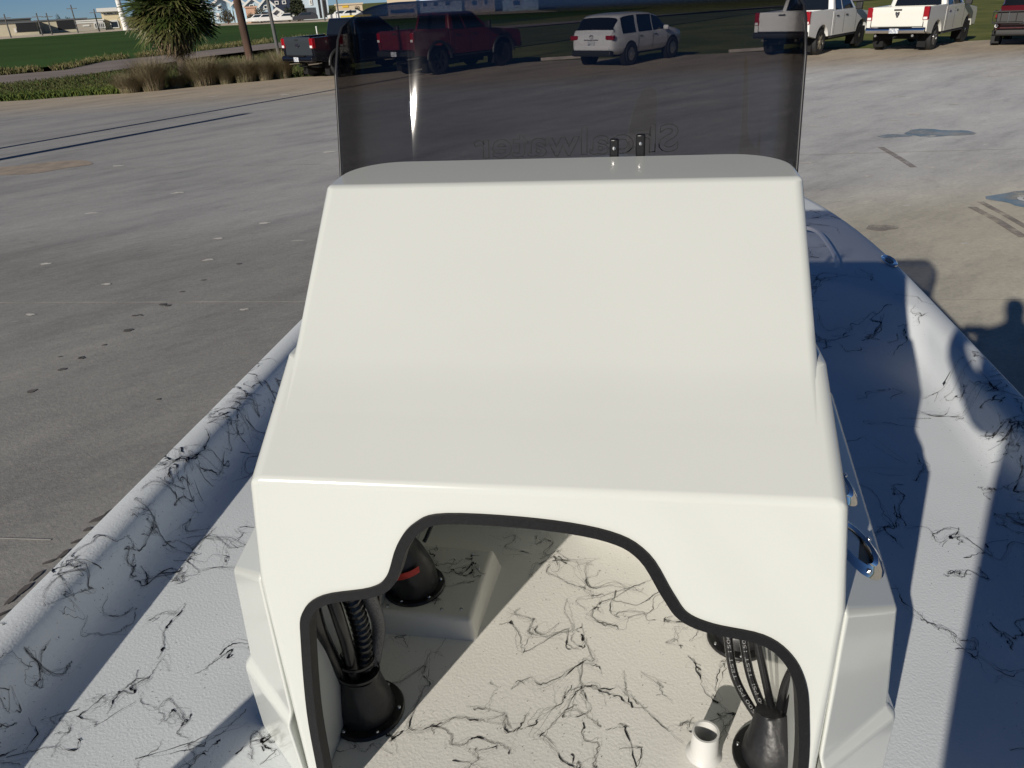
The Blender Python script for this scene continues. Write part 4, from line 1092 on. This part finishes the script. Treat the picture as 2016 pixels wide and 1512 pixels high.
# low leafy weeds and the mown edges
def scatter_blades(name, pts, h, w, mats, label, seed):
    rs = random.Random(seed); m = MB(); mi = []
    for (x, y) in pts:
        a = rs.uniform(0, 6.283); L_ = h * rs.uniform(.4, 1.2); le = rs.uniform(.1, .9) * L_
        dx, dy = math.cos(a) * le, math.sin(a) * le; px, py = -math.sin(a) * w, math.cos(a) * w
        m.add([(x + px, y + py, -.02), (x - px, y - py, -.02), (x + dx * .5 - px * .8, y + dy * .5 - py * .8, L_ * .7), (x + dx, y + dy, L_ * .95), (x + dx * .5 + px * .8, y + dy * .5 + py * .8, L_ * .7)], [(0, 1, 2, 3, 4)])
        mi.append(rs.randrange(len(mats)))
    me = bpy.data.meshes.new(name); me.from_pydata(m.v, [], m.f)
    for q in mats: me.materials.append(q)
    me.polygons.foreach_set('material_index', mi); me.update()
    o = bpy.data.objects.new(name, me); col.objects.link(o)
    return tag(o, label, 'grass', None, 'stuff')
g1, g2, g3 = leafm('weed_leaf', (.12, .15, .035)), leafm('weed_leaf_dark', (.06, .10, .028)), leafm('weed_leaf_olive', (.11, .12, .04))
pts = []
for _ in range(9000):
    px = random.uniform(-160, 246); base = 200 - .062 * max(px, -60); d = abs(random.gauss(0, 1))
    p = G(px, base - 1.0 - d * 3.2)
    pts.append((p.x, p.y))
scatter_blades('weeds', pts, .19, .022, (g1, g2, g1), 'bright green weeds along the left edge of the lot', 5)
pts = []
for _ in range(16000):
    px = random.uniform(-60, 700); t = random.random()
    e0 = 196 - .075 * px; e1 = 168 - .118 * px if px < 640 else 92
    p = G(px, e0 + (e1 - e0) * t); pts.append((p.x, p.y))
scatter_blades('verge_blades', pts, .14, .012, (g3, g2, leafm('verge_tan', (.13, .12, .055))), 'short olive grass blades on the verge before the track', 6)
pts = []
for _ in range(9000):
    u = random.random() ** .8; px = -40 + 740 * random.random()
    y0 = np.interp(px, [0, 129, 206, 310, 413, 520, 640, 760], [148, 137, 120, 110, 98, 86, 75.5, 67])
    if math.sin(px * .045) + math.sin(px * .11 + 1) < random.uniform(-1.6, .9): continue
    p = G(px, y0 - abs(random.gauss(0, .35)) * 9 - .5); pts.append((p.x, p.y))
scatter_blades('roadside_grass', pts, .24, .02, (leafm('tan_roadside', (.22, .19, .095)), g3), 'tall tan grass along the far side of the track', 7)

# palm
def frond_mesh(name, seed, n=30, R=1.0, droop=.35):
    rs = random.Random(seed); m = MB()
    m.add([(0, -.012, 0), (0, .012, 0), (.75, .010, .10), (.75, -.010, .10)], [(0, 1, 2, 3)])
    for i in range(n):
        a = R_(-125 + 250 * i / (n - 1)) + rs.gauss(0, .03)
        L_ = R * (.62 + .38 * math.cos(a * .62)) * rs.uniform(.85, 1.08)
        w = .058 * R; d = droop * rs.uniform(.6, 1.5)
        pr = None
        pts = []
        for k in range(4):
            t = k / 3; rr = L_ * t
            zz = .10 + .16 * t - d * t * t * 1.1 + .05 * math.sin(i * 2.1) * t
            x, y = .75 + rr * math.cos(a) * (1 - .18 * t * t * d), rr * math.sin(a)
            ww = w * (.35 + t * 1.1 if t < .5 else 1.5 * (1.02 - t)) 
            px, py = -math.sin(a) * ww, math.cos(a) * ww
            pts += [(x + px, y + py, zz - .012), (x - px, y - py, zz + .012)]
        m.add(pts, [(0, 1, 3, 2), (2, 3, 5, 4), (4, 5, 7, 6)])
    me = bpy.data.meshes.new(name); me.from_pydata(m.v, [], m.f); me.update()
    return me
palmg = [mat('palm_leaf_green', (.055, .078, .020), rough=.45, spec=.35), mat('palm_leaf_yellow', (.105, .105, .035), rough=.5), mat('palm_leaf_dead', (.20, .145, .085), rough=.85)]
palm_pos = G(362, 150)
palm = empty('palm_tree', (palm_pos.x, palm_pos.y, -.05), 0, 'short fan palm with a full round crown and brown skirt', 'palm tree')
PT = 2.55
m = MB(); m.tube([(0.06, 0, 0), (.05, 0, .5), (.02, 0, 1.3), (0, 0, 2.0), (0, 0, PT)], [.24, .20, .19, .20, .16], 14)
m.build('trunk', mat('palm_bark', (.10, .075, .055), rough=.9, bump=1.0, bscale=14, bdist=.06, var=.4, scale=10), palm)
fm = []
for kind in range(3):
    for v in range(2):
        me = frond_mesh('frond', 40 + kind * 5 + v, n=26, R=(1.05, 1.0, .85)[kind], droop=(.30, .5, .8)[kind]); me.materials.append(palmg[kind]); fm.append(me)
for i in range(140):
    t = i / 139
    el = R_(88 - 132 * t ** .8 + random.uniform(-8, 8)); az = i * 2.39996 + random.uniform(-.2, .2)
    kind = 2 if t > .84 else (1 if random.random() < .3 + .3 * t else 0)
    if t > .92: el = R_(random.uniform(-72, -45))
    o = bpy.data.objects.new('frond', fm[kind * 2 + random.randrange(2)]); col.objects.link(o); o.parent = palm
    o.location = (0, 0, PT - .05 - .35 * t)
    o.rotation_euler = (random.uniform(-.4, .4), -el, az); s = random.uniform(.9, 1.25) * (1 if kind < 2 else .8); o.scale = (s, s, s)

# poles by the verge
def pole(name, px, py, r0, r1, h, m_, label, lean=(0, 0), cat='pole', g='poles by the lot'):
    p = G(px, py); o = empty(name, (p.x, p.y, -.05), 0, label, cat, g)
    k = MB(); k.tube([(0, 0, 0), (lean[0] * .5, lean[1] * .5, h * .5), (lean[0], lean[1], h)], [r0, (r0 + r1) / 2, r1], 14)
    k.build('shaft', m_, o)
    return o
wood = mat('pole_wood', (.085, .048, .034), rough=.9, var=.35, scale=3, stretch=(1, 1, .15), bump=.5, bscale=20)
conc = mat('pole_grey', (.10, .10, .10), rough=.8, var=.15, scale=3)
up = pole('utility_pole', 494, 122, .21, .16, 9.5, wood, 'thick brown wooden utility pole right of the palm', lean=(-.42, .1))
k = MB(); k.box((-.30, -.05, 8.6), (2.2, .1, .12)); k.build('crossarm', wood, up)
k = MB(); k.box((-.265, -.02, 3.05), (.16, .16, .28)); k.build('meter_box', mat('blue_box', (.05, .10, .42), rough=.5), up, bevel=.02)
k = MB(); k.box((-.285, -.02, 3.42), (.16, .14, .22)); k.build('white_box', lensw, up, bevel=.02)
lp = pole('light_pole', 549, 110, .10, .08, 9.0, conc, 'slim dark grey light pole left of the black pickup', lean=(-.30, 0))
k = MB(); k.tube([(-.3, 0, 8.95), (.2, -.1, 9.15), (1.0, -.2, 9.2)], .04, 8); k.build('lamp_arm', conc, lp)
# invented poles out of frame to the left, added to cast long shadows
def shade_pole(q0, back, h, r, label):
    a = G(*q0); d = Vector((-sdir.x, -sdir.y, 0)).normalized()
    p = a - d * back
    o = empty('utility_pole', (p.x, p.y, -.05), 0, label, 'pole', 'poles by the lot')
    k = MB(); k.tube([(0, 0, 0), (0, 0, h)], [r, r * .75], 12); k.build('shaft', wood, o)
    k = MB(); k.box((0, 0, h - .5), (2.0, .12, .12), rz=R_(60)); k.build('crossarm', wood, o)
    return o
shade_pole((0, 292), 4.0, 11.5, .10, 'added tall wooden pole beyond the left frame edge casting the longer ground shadow')
shade_pole((0, 314), 7.0, 5.2, .17, 'added stout wooden pole beyond the left frame edge casting the shorter thick shadow')

# ================================================================== FAR BUILDINGS
def strip_y(px): return float(np.interp(px, [-300, 0, 130, 250, 420, 560, 700, 900, 1100, 1600], [91, 77, 68, 59.5, 51, 45.5, 40, 31, 22, 0]))
def zat(p, py):
    lo_, hi_ = -5.0, 60.0
    for _ in range(40):
        mid = (lo_ + hi_) / 2
        d = Vector((p.x, p.y, mid - CZ)); y = 756 - FPX * d.dot(cu) / d.dot(cf)
        if y > py: lo_ = mid
        else: hi_ = mid
    return mid
def frontage(px0, px1, dy=5.0):
    a, b = G(px0, strip_y(px0) - dy), G(px1, strip_y(px1) - dy)
    # same distance for both ends, facing the lot
    db = Vector((b.x, b.y)).normalized() * ((Vector((a.x, a.y)).length + Vector((b.x, b.y)).length) / 2)
    da = Vector((a.x, a.y)).normalized() * db.length
    A = Vector((da.x, da.y, 0)); Wd = (Vector((db.x, db.y, 0)) - A)
    return A, math.atan2(Wd.y, Wd.x), Wd.length
winm = mat('far_window', (.02, .03, .045), rough=.1)
offw = mat('white_wall', (.74, .73, .70), rough=.8)
def building(name, label, px0, px1, top, wall, dy=5.0, depth=10.0, cat='building', roof=None, ridge=None, wins=(), frame=True, overhang=.25, flat_roof=True):
    A, rz, W = frontage(px0, px1, dy)
    o = empty(name, (A.x, A.y, -.1), rz, label, cat, 'buildings beyond the field')
    h = max(zat(A, top), 1.5) + .1
    def pz(py): return zat(A, py) + .1
    m = MB()
    if ridge is None:
        m.box((W / 2, depth / 2, h / 2), (W, depth, h)); m.build('wall', wall, o)
        if flat_roof:
            m = MB(); m.box((W / 2, depth / 2, h + .12), (W + .4, depth + .4, .26)); m.build('roof', roof or offw, o)
    else:
        hr = pz(ridge)
        m.prism([(0, 0), (0, 0)], 0, 0) if False else None
        vs = [(0, 0, 0), (W, 0, 0), (W, 0, h), (W / 2, 0, hr), (0, 0, h)]
        vs = vs + [(x, depth, z) for x, y, z in vs]
        m.add(vs, [(0, 1, 2, 3, 4), (9, 8, 7, 6, 5), (0, 4, 9, 5), (1, 6, 7, 2)]); m.build('wall', wall, o)
        for s in (0, 1):
            x0, x1 = (-.5, W / 2) if s == 0 else (W + .5, W / 2)
            z0 = h - .5 * (hr - h) / (W / 2)
            m = MB(); m.hexa([(x0, -.5, z0 + .05), (x1, -.5, hr + .05), (x1, depth + .5, hr + .05), (x0, depth + .5, z0 + .05), (x0, -.5, z0 + .3), (x1, -.5, hr + .3), (x1, depth + .5, hr + .3), (x0, depth + .5, z0 + .3)])
            m.build('roof', roof, o)
            m = MB(); m.hexa([(x0, -.56, z0 - .15), (x1, -.56, hr - .15), (x1, -.50, hr - .15), (x0, -.50, z0 - .15), (x0, -.56, z0 + .3), (x1, -.56, hr + .3), (x1, -.50, hr + .3), (x0, -.50, z0 + .3)])
            m.build('barge_board', offw, o)
    for (a, b, y0, y1, mm) in wins:
        z0, z1 = pz(y1), pz(y0)
        w = MB(); w.box(((a + b) / 2 * W, -.04, (z0 + z1) / 2), ((b - a) * W, .12, z1 - z0)); wo_ = w.build('window' if mm is winm else 'panel', mm, o)
        if frame and mm is winm:
            fmb = MB(); t_ = .16
            for (cx_, cz_, sx_, sz_) in (((a + b) / 2 * W, z1 + t_ / 2, (b - a) * W + 2 * t_, t_), ((a + b) / 2 * W, z0 - t_ / 2, (b - a) * W + 2 * t_, t_), (a * W - t_ / 2, (z0 + z1) / 2, t_, z1 - z0), (b * W + t_ / 2, (z0 + z1) / 2, t_, z1 - z0)):
                fmb.box((cx_, -.08, cz_), (sx_, .2, sz_))
            fmb.build('window_frame', offw, wo_)
    return o
beige = mat('beige_metal', (.56, .51, .38), rough=.7, var=.06, scale=.5)
darkb = mat('dark_bay', (.015, .016, .02), rough=.9)
greyr = mat('grey_roof', (.12, .13, .14), rough=.6)
creamw = mat('cream_stucco', (.70, .60, .40), rough=.9)
bluew = mat('pale_blue_siding', (.42, .55, .64), rough=.8)
brownr = mat('brown_shingle', (.12, .085, .070), rough=.9, var=.2, scale=1)
navy = mat('navy_wall', (.02, .03, .06), rough=.8)
peach = mat('peach_wall', (.58, .36, .25), rough=.9)
tanw = mat('tan_wall', (.55, .46, .34), rough=.9)
glazed = mat('blue_grey_cladding', (.50, .60, .68), rough=.5)
building('long_shed', 'long low grey-roofed shed at the far left horizon', -60, 68, 44, mat('dark_shed_wall', (.10, .10, .10), rough=.8), dy=9, depth=14, roof=greyr)
building('storage_building', 'beige metal storage building with dark open bay, far left', 0, 78, 48, beige, roof=greyr, wins=((.47, .98, 46, 66, darkb), (.40, .45, 58, 66, offw)))
building('storage_building', 'beige metal storage building with wide dark bay beside the cream tower', 76, 176, 43, beige, roof=greyr, wins=((.40, .99, 43.5, 61, darkb),), depth=12)
building('shop_wing', 'low white-fronted shop wing left of the cream tower', 154, 208, 43, mat('wing_wall', (.42, .38, .33), rough=.9), dy=4.5, depth=8, roof=offw, wins=[(.66 + i * .07, .66 + i * .07 + .045, 49, 57, winm) for i in range(5)] + [(.22, .46, 50, 53, offw), (.0, .98, 44, 47, offw)])
tw_ = building('tower_building', 'cream stucco tower with white cornice and dark doorway', 207, 241, 25, creamw, dy=4.2, depth=7, roof=offw, wins=((.42, .80, 44, 55, winm), (.16, .24, 26, 28, winm), (.34, .66, 26, 28, winm), (.78, .86, 26, 28, winm), (.40, .82, 40.5, 42, offw)), overhang=.8)
k = MB(); hh_ = zat(Vector((tw_.location.x, tw_.location.y, 0)), 21.5) + .1
Wt = frontage(207, 241, 4.2)[2]
k.box((Wt * .42, 3.2, hh_ + .15), (Wt * 1.25, 8.4, .7)); k.build('cornice', offw, tw_)
wp = G(249, strip_y(249) - .5)
o = empty('white_column', (wp.x, wp.y, -.05), 0, 'tall white column right behind the palm at the far pavement', 'column')
k = MB(); k.tube([(0, 0, 0), (-.3, 0, 6), (-.5, 0, 14)], [.55, .42, .36], 12); k.build('shaft', offw, o)
building('gabled_house', 'pale blue gabled house half behind the palm crown', 396, 420, 20, bluew, roof=brownr, ridge=6, wins=((.35, .6, 24, 30, winm),), dy=6)
building('gabled_house', 'pale blue gabled house with one square window, left of the wooden pole', 424, 462, 9, bluew, roof=brownr, ridge=-3, wins=((.30, .46, 13, 18, winm), (.12, .30, 26, 38, offw)))
building('gabled_house', 'pale blue gabled house directly behind the wooden pole', 464, 488, 8, bluew, roof=brownr, ridge=-3, wins=((.36, .6, 13, 18, winm),))
building('gabled_house', 'pale blue gabled house between the two poles', 488, 518, 10, bluew, roof=brownr, ridge=-2, wins=((.32, .55, 11, 15.5, winm),))
building('gabled_house', 'pale blue gabled house just right of the slim grey pole', 518, 542, 10, bluew, roof=brownr, ridge=-2, wins=((.3, .5, 12, 17, winm),))
building('navy_block', 'dark navy building block rising behind the gabled houses', 388, 412, -6, navy, dy=8.5, flat_roof=False)
building('navy_block', 'dark navy building block behind the cream kiosk', 538, 586, -4, navy, dy=8.5, flat_roof=False, wins=((.2, .3, 4, 8, winm), (.5, .6, 4, 8, winm)))
building('peach_kiosk', 'small peach stucco building between the poles', 488, 510, 16, peach, dy=3.2, depth=5, roof=peach, wins=((.35, .6, 30, 42, winm),))
building('cream_kiosk', 'small cream gabled building right of the slim grey pole', 541, 557, 24, offw, dy=3.2, depth=4, roof=offw, ridge=18)
building('blue_hall', 'large pale blue-grey hall with dark lower door', 598, 650, -8, glazed, dy=5.5, depth=16, wins=((.05, .50, 16, 36, mat('slate_door', (.05, .06, .075), rough=.7)), (.62, .70, 0, 37, darkb), (.82, .92, 2, 36, darkb), (.35, .38, 2, 9, winm)))
building('tan_mall', 'tan flat-roofed building with yellow sign above dark band', 664, 716, 11, tanw, dy=4.5, depth=14, roof=tanw, wins=((.0, 1.0, 24, 33, darkb), (.25, .48, 12, 16, mat('yellow_sign', (.65, .42, .03), rough=.6))))
building('tan_mall', 'tan building block seen through the left of the windshield lip', 765, 822, -4, tanw, dy=5, depth=12, roof=tanw, wins=((.1, .9, 20, 27, darkb),))
building('blue_hall', 'blue-grey building with square windows behind the windshield lip', 826, 910, -12, glazed, dy=6, depth=12, wins=((.1, .2, 4, 14, winm), (.35, .45, 4, 14, winm), (.62, .74, 4, 14, winm)))
building('tan_mall', 'tan building with two dark windows behind the windshield lip', 916, 975, -14, tanw, dy=5, depth=12, roof=tanw, wins=((.25, .42, 2, 12, winm), (.66, .76, 2, 12, winm)))
building('gabled_house', 'pale blue gabled house behind the middle of the windshield lip', 990, 1060, -6, bluew, roof=brownr, ridge=-26, wins=((.3, .5, 2, 12, winm),))
# thin distant poles, posts, palms, trees, small cars
for px, y0, hpx, lab in ((22, 66, 27, 'thin far utility pole before the leftmost beige shed'), (84, 64, 25, 'faint far utility pole between the two beige sheds'), (103, 63, 25, 'thin far utility pole before the second beige shed'), (154, 59, 9, 'tallest thin far pole above the dark bay'), (196, 57, 17, 'faint far pole left of the cream tower'), (640, 40, -20, 'thin far pole by the blue-grey hall'), (668, 40, -20, 'thin far pole by the tan building with yellow sign')):
    p = G(px, strip_y(px) - 1.5); h = zat(p, hpx)
    o = empty('far_pole', (p.x, p.y, -.05), 0, lab, 'pole', 'thin far poles')
    k = MB(); k.tube([(0, 0, 0), (0, 0, h)], [.13, .10], 8); k.build('shaft', conc, o)
    k = MB(); k.box((0, 0, h - .6), (1.8, .12, .12)); k.build('crossarm', conc, o)
def leafball(name, seed, n, R, H, m_):
    rs = random.Random(seed); m = MB()
    for i in range(n):
        a, b = rs.uniform(0, 6.28), math.acos(rs.uniform(-1, 1)); r = rs.uniform(.45, 1.0) ** .6 * (1 + .18 * math.sin(3 * a + seed) + .15 * math.sin(4 * b))
        c = Vector((R * r * math.sin(b) * math.cos(a), R * r * math.sin(b) * math.sin(a), H * r * math.cos(b)))
        u = Vector((rs.gauss(0, 1), rs.gauss(0, 1), rs.gauss(0, 1))).normalized(); v = u.orthogonal().normalized(); s = rs.uniform(.10, .22) * (R + H) * .35
        m.add([c + u * s, c + v * s * .6, c - u * s, c - v * s * .6], [(0, 1, 2, 3)])
    me = bpy.data.meshes.new(name); me.from_pydata([tuple(v) for v in m.v], [], m.f); me.materials.append(m_); me.update(); return me
def far_tree(px, top, w_px, lab, m_, seed, dy=3.0, col_=False, n=700, name='far_tree'):
    p = G(px, strip_y(px) - dy); h = zat(p, top); d = Vector((p.x, p.y)).length; R = w_px / 2 * d / FPX * .95
    o = empty(name, (p.x, p.y, -.05), 0, lab, 'tree', 'far trees and shrubs beyond the field')
    k = MB(); k.tube([(0, 0, 0), (.1, 0, h * .55)], [max(.12, R * .1), .06], 8); k.build('trunk', wood, o)
    hc = h * (.47 if not col_ else .5)
    c = bpy.data.objects.new('crown', leafball('crown', seed, n, R, hc, m_)); col.objects.link(c); c.parent = o; c.location = (0, 0, h - hc)
dkg = mat('far_leaf_dark', (.030, .038, .016), rough=.8); brg = mat('far_leaf_brown', (.085, .075, .045), rough=.8)
far_tree(590, -14, 26, 'tall dark columnar tree left of the blue-grey hall', dkg, 3, dy=3, col_=True, n=1400)
far_tree(450, 20, 26, 'bare brown shrub before the gabled house left of the wooden pole', brg, 4)
far_tree(408, 22, 18, 'dark shrub at the right edge of the palm crown', dkg, 5)
far_tree(515, 17, 24, 'brown shrub just left of the slim grey pole', brg, 6)
far_tree(570, 14, 20, 'dark shrub left of the columnar tree', dkg, 7)
far_tree(655, 15, 16, 'dark shrub right of the blue-grey hall', dkg, 8)
far_tree(706, 13, 14, 'dark shrub at the right end of the tan building with sign', dkg, 9)
far_tree(496, 26, 14, 'reddish brown shrub before the peach building', brg, 10)
far_tree(122, 29, 10, 'tiny round palm on the horizon behind the second shed', dkg, 11, dy=7, n=250)
far_tree(140, 33, 10, 'tiny low palm on the horizon right of the round one', dkg, 12, dy=7, n=250)
carw = paint('far_car_white', (.75, .75, .74)); card = paint('far_car_dark', (.05, .05, .06))
for i, (px, lab, mm) in enumerate(((510, 'tiny white car parked before the peach building', carw), (526, 'tiny white car left of the cream kiosk', carw), (566, 'tiny white car right of the cream kiosk', carw), (602, 'tiny dark car before the blue-grey hall', card), (672, 'tiny white car before the tan building', carw), (690, 'tiny white car under the dark band of the tan building', carw))):
    p = G(px, strip_y(px) - 2.6)
    o = empty('far_car', (p.x, p.y, -.05), R_(15), lab, 'car', 'tiny cars on the far pavement')
    k = MB(); k.prism([(-2.2, .3), (2.2, .3), (2.25, .8), (1.3, .95), (.6, 1.45), (-1.2, 1.45), (-2.1, .95)], -.85, .85); b_ = k.build('body', mm, o, bevel=.1); b_.rotation_euler = (0, 0, R_(90))
    k = MB(); k.prism([(-1.0, 1.0), (1.0, 1.0), (.5, 1.38), (-1.05, 1.38)], -.87, .87); b_ = k.build('window', winm, o); b_.rotation_euler = (0, 0, R_(90))
for i in range(5):
    p = G(684 + i * 9, strip_y(684 + i * 9) - .6)
    k = MB(); k.box((0, 0, .45), (1.9, .4, .5)); k.box((0, 0, .1), (2.1, .8, .24))
    o = k.build('yellow_barrier', mat('yellow_plastic', (.62, .46, .03), rough=.6), None, bevel=.05); o.location = (p.x, p.y, 0)
    tag(o, ('leftmost', 'second from left', 'middle', 'fourth from left', 'rightmost')[i] + ' of five low yellow barriers on the far pavement', 'barrier', 'yellow barriers on the far pavement')
p = G(663, 45); k = MB(); k.tube([(0, 0, 0), (0, 0, 1.3)], .12, 10); k.lathe([(.14, 1.3), (.14, 1.42), (0, 1.45)], 10, cap=False)
o = k.build('marker_post', offw, None); o.location = (p.x, p.y, -.03); tag(o, 'short white marker post in the green field', 'post')
p = G(625, 70); k = MB(); k.tube([(0, 0, 0), (0, 0, .7)], .06, 10); k.lathe([(.08, .7), (.08, .78), (0, .8)], 10, cap=False)
o = k.build('marker_post', offw, None); o.location = (p.x, p.y, -.03); tag(o, 'small white marker post in the tan roadside grass', 'post')

# ================================================================== PHOTOGRAPHER (stands aft of the view, throws the shadow on the right)
def skin_body(name, joints, bones, parent, material):
    me = bpy.data.meshes.new(name); ks = list(joints); me.from_pydata([joints[k][:3] for k in ks], [(ks.index(a), ks.index(b)) for a, b in bones], [])
    o = bpy.data.objects.new(name, me); col.objects.link(o); o.parent = parent
    o.modifiers.new('skin', 'SKIN')
    if not me.skin_vertices: 
        bpy.context.view_layer.objects.active = o
    for i, k in enumerate(ks):
        sv = me.skin_vertices[0].data[i]; sv.radius = (joints[k][3], joints[k][4] if len(joints[k]) > 4 else joints[k][3]); sv.use_root = (k == 'pelvis')
    sb_ = o.modifiers.new('sub', 'SUBSURF'); sb_.levels = 2; sb_.render_levels = 2
    me.materials.append(material); me.polygons.foreach_set('use_smooth', [True] * len(me.polygons))
    return o
PX, PY = .10, -.60
person = bthing('person', (PX, PY, F0), 'person in dark clothes holding up a phone, seen only as shadow', 'person')
K = 1.09
J = {'pelvis': (0, 0, .90, .19, .12), 'waist': (0, 0, 1.06, .18, .11), 'chest': (0, .02, 1.27, .21, .12), 'neck0': (0, .02, 1.42, .09, .08), 'neck': (0, .03, 1.48, .06, .06), 'head': (0, .05, 1.58, .09, .11), 'crown': (0, .05, 1.68, .065, .08)}
Bn = [('pelvis', 'waist'), ('waist', 'chest'), ('chest', 'neck0'), ('neck0', 'neck'), ('neck', 'head'), ('head', 'crown')]
for s, n_ in ((-1, 'l'), (1, 'r')):
    hx_, hy_, hz_ = (.035 + s * .085 - PX) / K, (-.075 - PY) / K, 1.325 / K
    J.update({n_ + 'hip': (s * .11, 0, .84, .10), n_ + 'knee': (s * .13, .03, .47, .075), n_ + 'ank': (s * .15, 0, .08, .05), n_ + 'toe': (s * .17, .15, .035, .035),
              n_ + 'sh': (s * .21, .02, 1.38, .065), n_ + 'elb': (s * .14, .16, 1.07, .052), n_ + 'wri': (hx_ + s * .03, hy_ - .08, hz_ - .03, .034), n_ + 'hand': (hx_, hy_, hz_, .030)})
    Bn += [('pelvis', n_ + 'hip'), (n_ + 'hip', n_ + 'knee'), (n_ + 'knee', n_ + 'ank'), (n_ + 'ank', n_ + 'toe'), ('neck0', n_ + 'sh'), (n_ + 'sh', n_ + 'elb'), (n_ + 'elb', n_ + 'wri'), (n_ + 'wri', n_ + 'hand')]
    for f in range(4):
        J[f'{n_}f{f}a'] = (hx_ - s * .005, hy_ + .022, hz_ - .03 + f * .019, .010); J[f'{n_}f{f}b'] = (hx_ - s * .04, hy_ + .030, hz_ - .03 + f * .019, .008)
        Bn += [(n_ + 'hand', f'{n_}f{f}a'), (f'{n_}f{f}a', f'{n_}f{f}b')]
J = {k_: (v_[0] * K, v_[1] * K, v_[2] * K) + tuple(v_[3:]) for k_, v_ in J.items()}
skin_body('body', J, Bn, person, mat('dark_cloth', (.05, .06, .09), rough=.9))
PH = (.035, -.058, .012)
m = MB(); m.box(PH, (.155, .009, .078))
ph = m.build('phone', blackp, None, bevel=.003, base=PH); ph.location = Bw(*PH); ph.rotation_euler = (R_(-22), 0, -HEAD); tag(ph, 'black phone held up in front of the photographer', 'phone')
